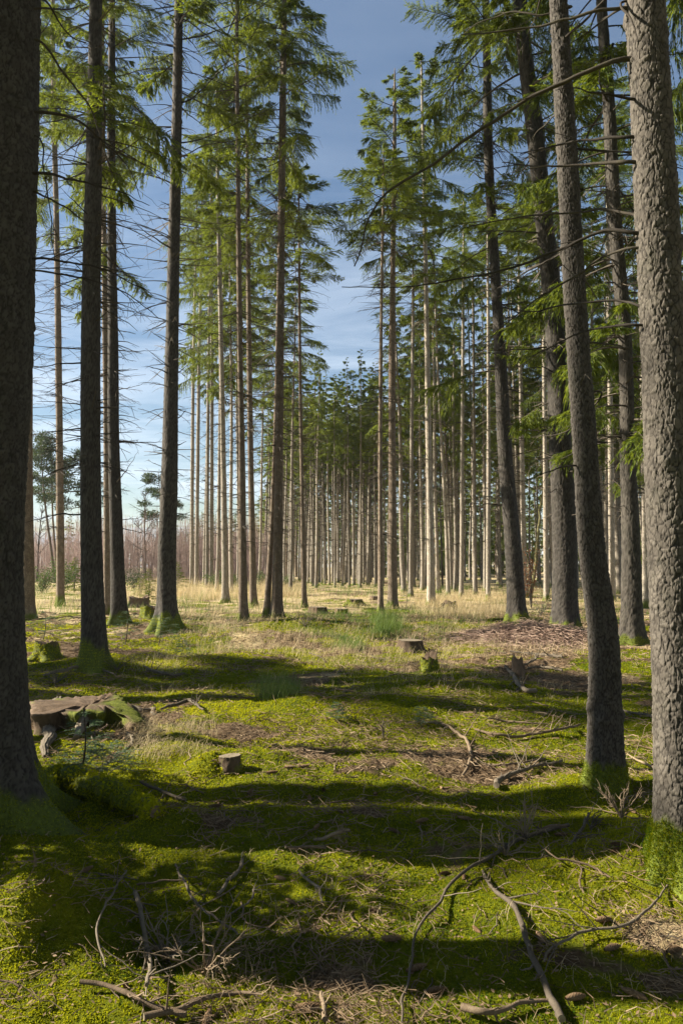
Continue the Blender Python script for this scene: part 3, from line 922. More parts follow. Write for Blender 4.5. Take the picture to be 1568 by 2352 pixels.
# trees just outside the picture whose trunks and crowns shade the glade
def across(x, c):
    """a spot at x whose shadow runs along the line c (distance from the camera, measured across the sunbeams)"""
    return x, (c - x * math.sin(AZ)) / math.cos(AZ)


OUT = [(*across(-5.2, 3.30), .215, 0), (*across(-6.6, 4.95), .26, 0), (*across(-8.5, 5.4), .2, 0), (*across(-7.5, 6.75), .13, 0), (*across(-8, 8.9), .24, 0), (*across(-10.4, 10.7), .24, 0), (*across(-24, 9.5), .2, .9), (*across(-20, 10.9), .2, .9), (*across(-28, 5.2), .22, .45),
       (*across(-11.5, 9.2), .2, 0), (*across(-9.5, 10.2), .24, 0), (*across(-34, 10.4), .2, 1.0),
       (3.4, 3.0, .2, 1.1), (5.5, 7.2, .2, 1.1), (8.5, 11.5, .22, 1.1), (4.5, -2.5, .22, 1.1), (-2.6, -1.6, .22, 1.1), (1.2, -4.5, .2, 1.1), (7.5, 1.5, .2, 1.1), (11.5, 16, .2, 1.1), (10, 6, .2, 1.1)]
rg = np.random.default_rng(14)
for k in range(26):
    q = (rg.uniform(-17, 17), rg.uniform(-19, -3.2))
    if all(math.hypot(q[0] - o[0], q[1] - o[1]) > 2.6 for o in OUT): OUT.append((*q, .2, 1.25))
for q in ((13, 1), (15, 9), (17, 15), (12, 11), (19, 4)): OUT.append((*q, .2, 1.2))


def plain_trunk(H, r, seed, sides=12, moss=.25):
    z = np.concatenate(([-.3, 0, .12, .3, .6], np.linspace(1.2, H, 22)))
    rg = np.random.default_rng(seed); th = np.arange(sides) * 2 * PI / sides
    rad = r * (np.clip(1 - z / H, 0, 1) ** .72) + .008
    rad = rad * (1 + .35 * np.exp(-np.maximum(z, 0) / .22))
    Z, T = np.meshgrid(z, th, indexing='ij')
    rr = rad[:, None] * (1 + .10 * np.cos(3 * T + seed) * np.exp(-np.maximum(Z, 0) / .3) + .03 * np.cos(2 * T + seed + Z))
    cx = .05 * np.sin(z * .35 + seed) * sstep(0, 3, z); cy = .05 * np.cos(z * .3 + 2 * seed) * sstep(0, 3, z) - .05 * math.cos(2 * seed) * 0
    V = np.stack((np.cos(T) * rr + cx[:, None], np.sin(T) * rr + cy[:, None], Z), -1).reshape(-1, 3)
    n = sides; m = len(z)
    i = np.arange(m - 1)[:, None] * n; j = np.arange(n)[None]; j2 = (j + 1) % n
    b = MB(); b.add(V, np.stack((i + j, i + j2, i + n + j2, i + n + j), -1).reshape(-1, 4), moss=sstep(moss * 1.5, 0, V[:, 2] + .1 * vnoise(V[:, 0] * 9, V[:, 1] * 9, V[:, 2] * 5)))
    return b.mesh('trunk', M_BARKS)


PT = [plain_trunk(24, .15, 600 + i) for i in range(6)]


def stand_tree(x, y, H, r, crowns, cfrom, cw, label, group, i, dt=True, name='spruce_tree'):
    root = empty(name, (x, y, g1(x, y)))
    tag(root, label, 'tree', group)
    t = link('trunk', PT[i % len(PT)], root)
    s = H / 24.0
    t.scale = (r / .15, r / .15, s)
    root.rotation_euler = (random.gauss(0, .018), random.gauss(0, .018), random.uniform(0, 6.28))
    c = link('crown', crowns[i % len(crowns)], root)
    bh = 13.0 if crowns is CR_HI else 12.0
    c.location = (0, 0, cfrom); c.scale = (cw, cw, (H - cfrom + .15) / bh); c.rotation_euler = (0, 0, i * 2.1)
    if dt:
        k = link('dead_twigs', DT_FAR[i % 3], root); k['kind'] = 'stuff'
        k.location = (0, 0, 2.2); k.scale = (1, 1, (cfrom - 1.4) / 8.0); k.rotation_euler = (0, 0, i * 1.3)
    return root


for i, (x, y, r, cw) in enumerate(OUT):
    stand_tree(x, y, random.uniform(23, 27), r, CR_HI, random.uniform(9, 11) if cw and y > 1 else 6.5 if cw else 15, cw or .8, 'spruce standing at the edge of the glade beyond the picture', 'spruces round the glade beyond the picture', i, dt=False)

# the planted stand behind the glade: every trunk a tree of its own
stand = []
taken = [(t['x0'], t['d']) for t in TREES.values()]


def dmin(px):
    if px < 640: return 70
    if px < 700: return 60
    if px < 880: return 57
    if px < 1000: return 48
    return 39 if px < 1250 else 36


random.seed(21)
for quota, p0, p1, d1, sp in ((96, 602, 880, 92, 1.35), (156, 880, 1740, 98, 2.0)):
    tries = have = 0
    while have < quota and tries < 40000:
        tries += 1
        px = random.uniform(p0, p1); u = random.random()
        y = 36 + (d1 - 36) * u ** 1.4
        if y < dmin(px): continue
        x = (px - 784) / F * y
        if any((x - a) ** 2 + (y - b) ** 2 < sp * sp for a, b in taken): continue
        taken.append((x, y)); stand.append((x, y, px)); have += 1
stand.sort(key=lambda q: q[1])
for i, (x, y, px) in enumerate(stand):
    H = random.uniform(20.5, 24.5) if y > 55 else random.uniform(21, 25)
    if px < 880: H = random.uniform(18, 21.5)
    r = random.uniform(.085, .18)
    if y < 55: lab, grp = 'slender grey-barked spruce in the front ranks of the dense right stand', 'front ranks of the right stand'
    elif px < 880: lab, grp = 'thin sunlit spruce pole in the far rows closing the glade', 'far rows closing the glade'
    else: lab, grp = 'thin spruce pole deep in the shaded rows of the right stand', 'deep rows of the right stand'
    cf = random.uniform(8.5, 12) if y > 45 else random.uniform(7, 11)
    cw = random.uniform(.7, 1.05)
    if px < 880: cf = random.uniform(9.5, 12.5); r *= .9; cw *= .72
    stand_tree(x, y, H, r, CR_HI if y < 46 else CR_LO, cf, cw, lab, grp, i)

for i, (px, y, H) in enumerate(((500, 47, 29), (533, 44, 27), (470, 64, 36), (548, 58, 32), (596, 66, 33), (565, 43, 26), (640, 52, 28), (668, 49, 25))):
    stand_tree((px - 784) / F * y, y, H, .13, CR_HI, H * .48, 1.15, 'thin spruce behind the left group whose crown fills the gap in the foliage', 'thin spruces behind the left group', i)

# the wood behind the stand, one dark mass
random.seed(5)
far = MB()
ptv = np.array([v.co[:] for v in PT[0].vertices]); ptq = np.array([p.vertices[:] for p in PT[0].polygons])
lo = [make_crown(700 + k, 12.0, 2.4, 36, False) for k in range(2)]
for i in range(240):
    px = random.uniform(596, 1760); y = random.uniform(106, 150); x = (px - 784) / F * y
    H = random.uniform(14, 18); z = g1(x, y)
    far.add(ptv * (1.2, 1.2, H / 24) + (x, y, z), ptq, mi=2, tint=.3, moss=0)
    zb = 6 if (i % 3 and px < 900) or y < 114 else .3
    k = np.diag((1.15, 1.15, (H - zb) / 12.0)) @ rotm(random.uniform(0, 6))
    far.add_mb(lo[i % 2], k, np.array([x, y, z + zb]))
tag(far.obj('forest', [M_TWIG, M_NEEDLE, M_BARKF], None, False), 'dark far wood closing the view behind the pole stand', 'forest', kind='stuff')

# ------------------------------------------------------------------ dead branches, as listed from the picture
def c2(l): return [(784 + x / 2, y / 2) for x, y in l]
def c1(l): return [(x / 2, y / 2) for x, y in l]


br = [
    ('T19', c2([(1290, 270), (1080, 350), (900, 430), (650, 590), (430, 750), (180, 910), (110, 1060), (65, 1230)]), .017, .9, 7),
    ('T19', c2([(1270, 35), (1060, 90), (860, 125), (640, 155), (555, 160)]), .013, .5, 4),
    ('T19', c2([(1310, 625), (1180, 632), (1050, 650), (930, 680), (810, 708)]), .013, .5, 3),
    ('T19', c2([(1310, 745), (1200, 748), (1080, 755), (900, 765), (740, 745)]), .014, .4, 2),
    ('T19', c2([(1430, 1015), (1330, 985), (1200, 960), (1110, 975), (900, 985), (720, 1015), (585, 1045)]), .012, .8, 3),
    ('T19', c2([(1330, 1070), (1200, 1060), (1050, 1120), (950, 1165), (850, 1210), (700, 1255), (560, 1275), (390, 1310), (200, 1322), (5, 1318)]), .013, 1.0, 5),
    ('T19', c2([(1340, 1140), (1200, 1180), (1050, 1280), (900, 1370), (780, 1470), (690, 1550)]), .010, .9, 5),
    ('T19', c2([(1390, 1415), (1280, 1385), (1100, 1395), (980, 1410), (900, 1430), (770, 1420)]), .010, .7, 3),
    ('T19', c2([(1340, 1490), (1230, 1495), (1110, 1530), (1000, 1575), (880, 1640)]), .010, .6, 4),
    ('T19', c2([(1300, 0), (1330, 100), (1370, 180)]), .010, -.25, 0),
    ('T17', c2([(1055, 30), (900, 70), (760, 60), (640, 100), (560, 150)]), .011, .6, 6),
    ('T17', c2([(1110, 870), (1000, 940), (900, 1000), (830, 1080)]), .008, .4, 3),
    ('T17', c2([(1190, 1800), (1110, 1910), (1010, 1990), (870, 2010)]), .010, .8, 5),
    ('T17', c2([(1200, 2030), (1120, 2060), (1010, 2110)]), .010, .5, 3),
    ('T1', c1([(180, 800), (300, 818), (400, 845), (560, 885), (690, 945)]), .014, .7, 5),
    ('T1', c1([(180, 515), (370, 560), (450, 630), (530, 700), (600, 790), (645, 910)]), .013, .8, 5),
    ('T1', c1([(180, 185), (290, 320), (400, 470), (440, 545), (470, 640)]), .012, .8, 4),
    ('T1', c1([(175, 885), (290, 950), (390, 1010), (460, 1030)]), .009, .5, 3),
    ('T1', c1([(165, 1190), (380, 1215), (500, 1250), (640, 1320), (700, 1360)]), .010, .8, 5),
    ('T1', c1([(165, 1240), (350, 1270), (500, 1320), (620, 1370), (730, 1465)]), .010, .9, 6),
    ('T1', c1([(200, 0), (260, 80), (330, 170), (400, 195)]), .011, .5, 3),
    ('T1', c1([(185, 38), (300, 40), (400, 15)]), .010, .5, 2),
    ('T1', c1([(185, 640), (200, 760), (220, 900), (240, 1080), (252, 1190)]), .007, .3, 2),
    ('T5', c1([(840, 90), (940, 155), (1060, 260), (1160, 330)]), .028, .8, 7),
    ('T5', c1([(840, 180), (920, 165), (1100, 95), (1240, 0), (1320, -60)]), .026, .8, 7),
    ('T5', c1([(840, 470), (920, 420), (1010, 330), (1150, 255), (1300, 180)]), .026, 1.0, 7),
    ('T5', c1([(838, 655), (950, 630), (1090, 565), (1240, 500)]), .026, 1.0, 6),
    ('T5', c1([(838, 715), (930, 670), (1080, 645), (1180, 610)]), .022, .8, 5),
    ('T5', c1([(800, 75), (740, 30), (690, -20)]), .022, -.4, 4),
    ('T5', c1([(835, 330), (930, 350), (1050, 400), (1130, 440)]), .018, .6, 5),
    ('T5', c1([(790, 250), (740, 280), (650, 300)]), .016, -.4, 5),
    ('T5', c1([(840, 100), (890, 60), (950, 0)]), .02, .5, 5),
    ('T5', [(410, 960), (420, 950), (428, 942)], .02, .2, 0), ('T5', [(408, 1023), (418, 1018), (428, 1013)], .02, .3, 1),
    ('T5', [(406, 1185), (420, 1182), (437, 1176)], .022, .3, 0), ('T5', [(412, 855), (422, 846), (432, 838)], .02, -.2, 1),
    ('T5', [(376, 960), (360, 952), (342, 945), (318, 938)], .016, .3, 5), ('T5', [(378, 870), (362, 860), (344, 850)], .014, .3, 5),
    ('T5', [(374, 1030), (352, 1022), (330, 1018), (315, 1015)], .016, -.4, 5),
    ('T15', c2([(640, 215), (580, 150), (500, 110), (450, 70)]), .026, .8, 7), ('T15', c2([(650, 430), (560, 390), (470, 355), (410, 335)]), .028, .7, 6),
    ('T15', c2([(655, 590), (600, 560), (530, 535)]), .026, .5, 4), ('T15', c2([(650, 820), (600, 790), (530, 755)]), .022, .5, 4),
    ('T15', c2([(645, 310), (560, 290), (430, 285), (310, 280)]), .024, .9, 8), ('T15', c2([(655, 745), (570, 735), (490, 735)]), .022, -.5, 5),
    ('T15', c2([(660, 660), (560, 640), (460, 620)]), .022, -.6, 6), ('T15', c2([(690, 680), (740, 740), (790, 790)]), .02, .6, 4),
    ('T15', c2([(670, 130), (760, 40), (830, -30)]), .024, .6, 4), ('T15', c2([(715, 1010), (660, 1030), (590, 1045)]), .02, .5, 3),
]
for i, (k, pts, r, dd, tw) in enumerate(br):
    branch_px(k, pts, r, .003 if r < .016 else .005, dd, seed=800 + i, twig=tw)
random_dead_branches('T3', 9, 2.5, 8.5, .4, 1.3, 71, rr=.016)
random_dead_branches('T4', 16, 2.5, 12, .7, 2.2, 72, rr=.02)
random_dead_branches('T5', 10, 3, 15, .3, 1.6, 73, rr=.024)
random_dead_branches('T15', 16, 3, 15, .5, 1.8, 74, rr=.022)
random_dead_branches('T16', 20, 3, 16, .8, 2.6, 75, rr=.024)
random_dead_branches('T18', 18, 3, 13, .6, 2.2, 76, rr=.02)
random_dead_branches('T17', 9, 2.2, 7, .3, 1.2, 77, rr=.011)
random_dead_branches('T19', 5, 2.6, 6.5, .2, .9, 78, rr=.011)
random_dead_branches('T9b', 12, 4, 17, .5, 2.0, 79, rr=.018)
random_dead_branches('T8', 10, 4, 16, .5, 2.0, 80, rr=.016)

# green lower boughs on the shaded right-hand trees
def bough(key, z, az, Lr, pitch=-.1, seed=0):
    T = TREES[key]; a, ra = T['axis'](z)
    ln = min(LENS, key=lambda q: abs(q - Lr)); v = BR_HI[ln][seed % 3]
    b = MB(); b.add_mb(v, rotm(az, pitch, 0) * (Lr / ln), a)
    b.obj('bough', [M_TWIG, M_NEEDLE], T['root'], False)


rg = np.random.default_rng(9)
for key, z0, z1, n, lm in (('T16', 5.5, 12, 20, 2.6), ('T18', 4.5, 11, 22, 2.4), ('T15', 7.5, 16, 16, 2.4), ('T4', 10, 15, 8, 2.3), ('T5', 11.5, 18, 8, 2.6), ('T3', 8.6, 11, 4, 2.2), ('T18b', 5, 14, 14, 2.3), ('T17b', 6, 14, 12, 2.3)):
    for i in range(n):
        bough(key, z0 + (z1 - z0) * (i + rg.random()) / n, rg.uniform(0, 6.28), lm * rg.uniform(.5, 1.05), rg.uniform(-.35, .1), int(rg.integers(0, 99)))

# ------------------------------------------------------------------ far left: thicket, pines, shrubs
rg = np.random.default_rng(31)
n = 3600
px = rg.uniform(-120, 640, n); y = rg.uniform(74, 100, n); x = (px - 784) / F * y
H = rg.uniform(4.0, 7.6, n) * (1 + .4 * fbm(x / 5, y / 5, seed=5))
t = np.linspace(0, 1, 5)
z = ground(x, y)
lean = rg.normal(0, .04, (n, 2))
P = np.stack((x, y, z), 1)[:, None] + np.stack((lean[:, :1] * H[:, None] * t, lean[:, 1:] * H[:, None] * t, H[:, None] * t), -1)
P[:, 1:4, :2] += rg.normal(0, .05, (n, 3, 2))
b = MB(); V, Q = tubes(P, rg.uniform(.016, .032, n)[:, None] * (1 - .75 * t) + .004, 3)
b.add(V, Q, tint=np.repeat(rg.uniform(.1, 1, n), 15))
q = rg.integers(0, n, n * 5); tq = rg.uniform(.3, .95, len(q))
p0 = P[q, 0] + (P[q, -1] - P[q, 0]) * tq[:, None]
D = unit(np.stack((rg.normal(0, .45, len(q)), rg.normal(0, .45, len(q)), np.ones(len(q))), 1)); l = rg.uniform(.5, 1.6, len(q))
t2 = np.linspace(0, 1, 3)
V, Q = tubes(p0[:, None] + D[:, None] * (l[:, None] * t2)[..., None], np.broadcast_to(.009 * (1 - .6 * t2), (len(q), 3)), 3)
b.add(V, Q, tint=np.repeat(rg.uniform(.1, .8, len(q)), 9))
tag(b.obj('birch_thicket', M_BIRCH), 'pinkish grey thicket of bare young birches beyond the clearing', 'thicket', kind='stuff')


def bare_tree(px, py, d, H, r, seed, label, lean=0.0):
    rg = np.random.default_rng(seed); x = (px - 784) / F * d; z0 = g1(x, d)
    root = empty('bare_tree', (x, d, z0)); tag(root, label, 'tree')
    t = np.linspace(0, 1, 9)
    P = np.stack((lean * H * t + .1 * np.sin(5 * t + seed), 0 * t, H * t), 1)
    b = MB(); V, Q = tubes(P, r * (1 - .85 * t) + .01, 6); b.add(V, Q, tint=.3); b.obj('trunk', M_TWIG, root)
    b = MB()
    for i in range(26):
        u = rg.uniform(.3, .98); p = np.array([lean * H * u, 0, H * u]); az = rg.uniform(0, 6.28)
        D = unit(np.array([math.cos(az), math.sin(az), rg.uniform(.2, 1.1)])); l = H * .33 * (1.15 - u) * rg.uniform(.5, 1.2) + .3
        s = np.linspace(0, 1, 6)[:, None]; q = p + D * l * s + np.array([0, 0, .15 * l]) * s ** 2 + rg.normal(0, .05, (6, 3)) * s
        V, Q = tubes(q, np.linspace(r * .3, .012, 6), 4); b.add(V, Q, tint=.3)
        for _ in range(7):
            k = rg.integers(1, 6); D2 = unit(D + rg.normal(0, .5, 3)); l2 = l * rg.uniform(.2, .5); s2 = np.linspace(0, 1, 4)[:, None]
            V, Q = tubes(q[k] + D2 * l2 * s2, np.linspace(.016, .008, 4), 3); b.add(V, Q, tint=.3)
    b.obj('crown', M_TWIG, root)


bare_tree(333, 1250, 78, 10.5, .14, 1, 'leafless dead tree with bare tiered limbs standing up out of the birch thicket')
bare_tree(88, 1250, 80, 9, .12, 2, 'bare twisting tree under the leaning pines at the far left', .04)
bare_tree(322, 1250, 82, 7.6, .10, 3, 'low bare spreading tree just left of the leafless dead tree in the thicket', -.05)
bare_tree(352, 1250, 84, 7.8, .10, 4, 'low bare spreading tree just right of the leafless dead tree in the thicket', .06)


def pine(px0, px1, d, H, r, seed, label, pads):
    rg = np.random.default_rng(seed); x = (px0 - 784) / F * d; z0 = g1(x, d); dx = (px1 - px0) / F * d
    root = empty('pine_tree', (x, d, z0)); tag(root, label, 'tree', 'tall pines at the far left')
    t = np.linspace(0, 1, 10)
    P = np.stack((dx * t, 0 * t, H * t), 1); P[:, 0] += .12 * np.sin(6 * t + seed)
    b = MB(); V, Q = tubes(P, r * (1 - .75 * t), 8); b.add(V, Q, moss=0); b.obj('trunk', M_BARKF, root)
    b = MB()
    for i in range(pads):
        u = 1 - (i / pads) * .45 - rg.uniform(0, .03); p = np.array([dx * u, 0, H * u]); az = rg.uniform(0, 6.28)
        l = (2.6 * (1.08 - u) / .45 * .55 + .5) * rg.uniform(.7, 1.3)
        c = p + np.array([math.cos(az) * l, math.sin(az) * l, rg.uniform(-.1, .5)])
        V, Q = tubes(np.stack((p, (p + c) / 2 + (0, 0, -.1), c)), np.array([.05, .035, .015]), 4); b.add(V, Q, mi=0, tint=.3)
        m = 240; o = rg.normal(0, 1, (m, 3)); o = unit(o) * rg.random((m, 1)) ** .4 * np.array([.95, .95, .42]) * rg.uniform(.7, 1.2)
        V, Q = kites(c + o, unit(o * (1, 1, .6) + rg.normal(0, .5, (m, 3)) + (0, 0, .5)), rg.uniform(.18, .38, m), rg.uniform(.06, .12, m), two=False)
        b.add(V, Q, mi=1, tint=np.repeat(np.clip(rg.normal(.4, .2, m), 0, 1), 4))
    b.obj('crown', [M_TWIG, M_PINE], root, False)


pine(127, 84, 72, 15.4, .17, 1, 'tall leaning pine with a rounded crown, left one of the far pair', 26)
pine(135, 108, 75, 15.6, .17, 2, 'tall leaning pine with a rounded crown, right one of the far pair', 24)
pine(196, 176, 73, 14.0, .16, 3, 'tall pine showing only its layered crown between the left trunks', 24)
pine(372, 362, 78, 12.5, .15, 4, 'pine whose crown peeps out left of the glittering dark trunk', 16)


def young_conifer(px, d, H, w, label, i, group=None):
    x = (px - 784) / F * d; root = empty('young_spruce', (x, d, g1(x, d))); tag(root, label, 'young tree', group)
    t = link('trunk', PT[i % 6], root); t.scale = (.35, .35, H / 24)
    c = link('crown', CR_YOUNG[i % 2], root); c.location = (0, 0, .1); c.scale = (w, w, H / 9.0); c.rotation_euler = (0, 0, i * 1.9)


random.seed(3)
for i in range(26):
    p = 408 + i * 7.4 + random.uniform(-4, 4); d = random.uniform(118, 135)
    young_conifer(p, d, random.uniform(8.0, 11.5), 1.0, 'far small conifer in the dark row on the horizon behind the thicket', i, 'conifer row on the horizon')
for i, (p, d, H, w, lab) in enumerate([(160, 90, 8.5, .9, 'dark young spruce beside the leaning pines on the horizon'), (175, 48, 2.3, .55, 'bushy dark young spruce in front of the thicket between the left trunks'), (345, 44, 1.5, .5, 'low bushy young spruce left of the glittering dark trunk'),
                                       (325, 42, 1.0, .42, 'small young spruce at the edge of the dry grass'), (410, 50, 2.0, .5, 'young spruce half hidden right of the glittering dark trunk'), (345, 33, .9, .3, 'knee-high seedling spruce behind the rotten stump')]):
    young_conifer(p, d, H, w, lab, i)


def bush(px, d, w, h, seed, label, mat, leaf=.07, n=700, name='shrub', stems=9, twig=None):
    rg = np.random.default_rng(seed); x = (px - 784) / F * d; root = empty(name, (x, d, g1(x, d))); tag(root, label, 'shrub')
    b = MB(); lf = MB()
    for s in range(stems):
        az = rg.uniform(0, 6.28); sp = rg.uniform(.1, 1) * w
        t = np.linspace(0, 1, 7)[:, None]
        q = np.array([math.cos(az) * sp, math.sin(az) * sp, 0]) * t ** 1.3 + np.array([0, 0, h * rg.uniform(.6, 1.05)]) * t + rg.normal(0, .03, (7, 3)) * t
        V, Q = tubes(q, np.linspace(.016, .004, 7), 4); b.add(V, Q, tint=.35)
        m = n // stems
        k = rg.uniform(.25, 1, m); P = np.stack([np.interp(k, t[:, 0], q[:, a]) for a in range(3)], 1) + rg.normal(0, .12 * w + .03, (m, 3))
        V, Q = kites(P, unit(rg.normal(0, 1, (m, 3)) + (0, 0, .3)), rg.uniform(.6, 1.3, m) * leaf, rg.uniform(.3, .6, m) * leaf, two=False)
        lf.add(V, Q, tint=np.repeat(np.clip(rg.normal(.5, .25, m), 0, 1), 4))
    b.obj('stems', twig or M_TWIG, root); lf.obj('leaves', mat, root, False)
    return root


bush(150, 46, 1.1, 2.3, 1, 'bright green bushy shrub beside the slim bare-stemmed spruce', M_SHRUB, .12, 1500)
bush(100, 44, 1.3, 1.6, 2, 'pale green low shrub in the clearing behind the massive left trunk', M_SHRUB, .12, 1300)
bush(310, 52, 1.6, 1.5, 3, 'dull green low shrub before the thicket right of the brown spruce', M_PINE, .12, 1300)
bush(495, 54, 1.1, 1.5, 4, 'low green shrub behind the thin poles in tall grass', M_SHRUB, .12, 900)
bush(536, 56, .9, 1.2, 5, 'small green shrub right of the pale lone trunk', M_SHRUB, .12, 700)
bush(600, 58, 1.0, 1.3, 6, 'yellow-green shrub behind the touching pair of trunks', M_SHRUB, .12, 800)
bush(660, 58, .9, .9, 7, 'low yellow-green shrub at the foot of the far rows', M_SHRUB, .12, 600)
bush(1216, 29, .75, 2.9, 8, 'young beech with withered copper leaves between two thick trunks', M_BROWNLEAF, .085, 620, 'beech_shrub', 12)
bush(993, 46, .5, 4.6, 9, 'thin sapling with sparse withered leaves behind the nearly white trunk', M_BROWNLEAF, .09, 160, 'beech_shrub', 5)
bush(1236, 24, .5, .8, 10, 'small bramble with few green leaves at the foot of the thick leaning dark spruce', M_SHRUB, .06, 130)
# unseen young spruces added beyond the left edge to shade the near moss
for i, (x, c, h) in enumerate(((-3.3, 3.75, 2.3), (-3.9, 4.05, 2.6), (-4.3, 3.6, 2.5))):
    x, y = across(x, c); root = empty('young_spruce', (x, y, g1(x, y))); tag(root, 'bushy young spruce added beyond the picture to shade the near moss', 'young tree', 'young spruces added beyond the picture for shade')
    t = link('trunk', PT[i], root); t.scale = (.35, .35, h / 24); c_ = link('crown', CR_YOUNG[i % 2], root); c_.scale = (.38, .38, h / 9.0)

# a slanting slim tree beside the beech
root = empty('slanting_tree', (*flat(1213, 1372), g1(*flat(1213, 1372)))); tag(root, 'slim slanting bare tree with mossy bark rising past the copper-leaved beech', 'tree')
d = flat(1213, 1372)[1]
P = [at_depth(a, b_, d) for a, b_ in ((1213, 1374), (1224, 1330), (1233, 1240), (1240, 1160), (1247, 1115), (1240, 1030), (1236, 960))]
O, rr = wiggle(np.array(P), np.linspace(.11, .03, 7), 30, .05, 3)
b = MB(); V, Q = tubes(O - np.array(root.location), rr, 9); b.add(V, Q, moss=.45); b.obj('trunk', M_BARKF, root)
b = MB()
for i in range(16):
    k = rg.integers(8, 30); D = unit(rg.normal(0, 1, 3) + (0, 0, .6)); s = np.linspace(0, 1, 6)[:, None]
    V, Q = tubes(O[k] - np.array(root.location) + D * rg.uniform(.6, 1.8) * s + rg.normal(0, .05, (6, 3)) * s, np.linspace(.018, .004, 6), 4); b.add(V, Q, tint=.4)
b.obj('crown', M_TWIG, root)
# bare birches standing among the right stand tops
for i, (p, d, H) in enumerate([(1000, 52, 17.5), (1012, 56, 16.5), (985, 58, 16)]):
    bare_tree(p, 1340, d, H, .08, 20 + i, ['slim pale birch with a fine bare crown behind the nearly white trunk', 'slim birch with a fine bare crown, right of another like it', 'slim birch with a fine bare crown left of its fellows in the right stand'][i], .01)

# ------------------------------------------------------------------ stumps


def stump(px, py, w_px, h_px, label, seed, sawn=True, broken=.0, moss=.5, flare=.5, tilt=(0, 0), tuft=0):
    g = on_ground(px, py); d = g[1]; r = w_px * .5 / F * d; h = h_px / F * d * .97
    rg = np.random.default_rng(seed)
    root = empty('stump', tuple(g)); tag(root, label, 'stump')
    n = 48; z = np.concatenate((np.linspace(-.12, h, 22),)); th = np.arange(n) * 2 * PI / n
    Z, T = np.meshgrid(z, th, indexing='ij'); zz = np.maximum(Z, 0) / max(h, .01)
    lob = 1 + .6 * np.cos(4 * T + seed) + .35 * np.cos(3 * T + 2 * seed)
    rad = r * (1 + flare * np.exp(-zz * 3.2) * np.clip(lob, .1, 2) + .05 * np.cos(2 * T + seed) + .03 * np.cos(5 * T + 3 * seed))
    rad = rad * (1 + .17 * fbm(np.cos(T) * 3, np.sin(T) * 3, Z / r * .8, seed=seed, octv=4))
    top = Z.copy()
    if broken:
        jag = broken * h * (.6 * vnoise(np.cos(th) * 1.3 + seed, np.sin(th) * 1.3, seed=seed) + .22 * vnoise(np.cos(th) * 5, np.sin(th) * 5, seed=seed + 2))
        top = Z + np.clip(Z / h, 0, 1) ** 2 * jag[None]
    V = np.stack((np.cos(T) * rad, np.sin(T) * rad, top + tilt[0] * np.cos(T) * rad * zz + tilt[1] * np.sin(T) * rad * zz), -1).reshape(-1, 3)
    m = len(z); i = np.arange(m - 1)[:, None] * n; j = np.arange(n)[None]; j2 = (j + 1) % n
    mo = sstep(.35, .65, moss + .55 * fbm(V[:, 0] / r * 1.3, V[:, 1] / r * 1.3, V[:, 2] / r * 1.3, seed=seed + 5) - .35 * (V[:, 2] / max(h, .01) - .4))
    b = MB(); b.add(V, np.stack((i + j, i + j2, i + n + j2, i + n + j), -1).reshape(-1, 4), moss=mo, tint=.2)
    b.obj('bark', M_STUMP, root)
    # top face, its own mesh, slightly proud of the rim
    rings = 7; VV = []; rim = V[-n:]
    for k in range(rings):
        f = 1 - k / rings * .98
        P = rim * (f, f, 1); P[:, 2] = rim[:, 2] * f + rim[:, 2].mean() * (1 - f) + .003
        if broken: P[:, 2] -= (1 - f) * h * broken * .8 * (1 + .5 * rg.normal(0, .5, n))
        else: P[:, 2] += rg.normal(0, .0015, n)
        VV.append(P)
    VV = np.concatenate(VV); i = np.arange(rings - 1)[:, None] * n
    mt = MB(); mt.add(VV, np.stack((i + j, i + j2, i + n + j2, i + n + j), -1).reshape(-1, 4), tint=.5, moss=0)
    c = VV[-n:].mean(0); mt.add(np.concatenate((VV[-n:], c[None])), None, np.stack((np.arange(n), (np.arange(n) + 1) % n, np.full(n, n)), 1), tint=.5, moss=0)
    mt.obj('cut_face' if sawn else 'broken_top', M_CUT if sawn else M_STUMP, root)
    if tuft:
        idx = np.nonzero(mo > .5)[0]
        if len(idx):
            idx = rg.choice(idx, tuft)
            nr = unit(np.stack((V[idx, 0], V[idx, 1], np.full(len(idx), r * .5)), 1))
            v, q, t = moss_tufts(V[idx] + rg.normal(0, .01, (len(idx), 3)), nr, .011 + .0011 * d)
            bb = MB(); bb.add(v, q, tint=t); bb.obj('moss', M_MOSS, root, False)
    return root


stump(528, 1760, 46, 24, 'small cleanly sawn stump with moss banked against its left side', 1, True, 0, .25, .15, (.10, -.05), 260)
stump(942, 1494, 50, 24, 'sawn stump with a pale flat top and moss on its left flank', 2, True, 0, .42, .45, (0, 0), 200)
stump(985, 1540, 36, 34, 'short rotten stump coated in moss in front of the pale-topped one', 3, False, .5, .75, .35, (.2, 0), 300)
stump(993, 1502, 22, 10, 'tiny dark broken stub between the pale-topped stump and the rotten one', 4, False, .5, .1, .2)
stump(1190, 1552, 28, 34, 'splintered reddish stump with fallen branches crossing in front of it', 5, False, .9, .1, .2)
stump(812, 1392, 32, 16, 'low mossy sawn stump out in the sunlit straw at the centre', 6, True, 0, .65, .7, (0, 0), 120)
stump(730, 1408, 36, 14, 'low dark stump right of the thin spruce with hanging sprays', 7, True, 0, .2, .3)
stump(783, 1411, 30, 13, 'low stump with mossy front in the middle of the glade', 8, True, 0, .7, .4, (0, 0), 120)
stump(1030, 1402, 34, 18, 'old mossy stump hidden in dry grass right of the nearly white trunk', 9, False, .5, .6, .5, (0, 0), 90)
stump(862, 1378, 26, 9, 'distant low pale stump left of the thin dark pole', 10, True, 0, .2, .4)
stump(644, 1370, 10, 10, 'tiny distant stump behind the touching pair of trunks', 13, True, 0, .2, .2)
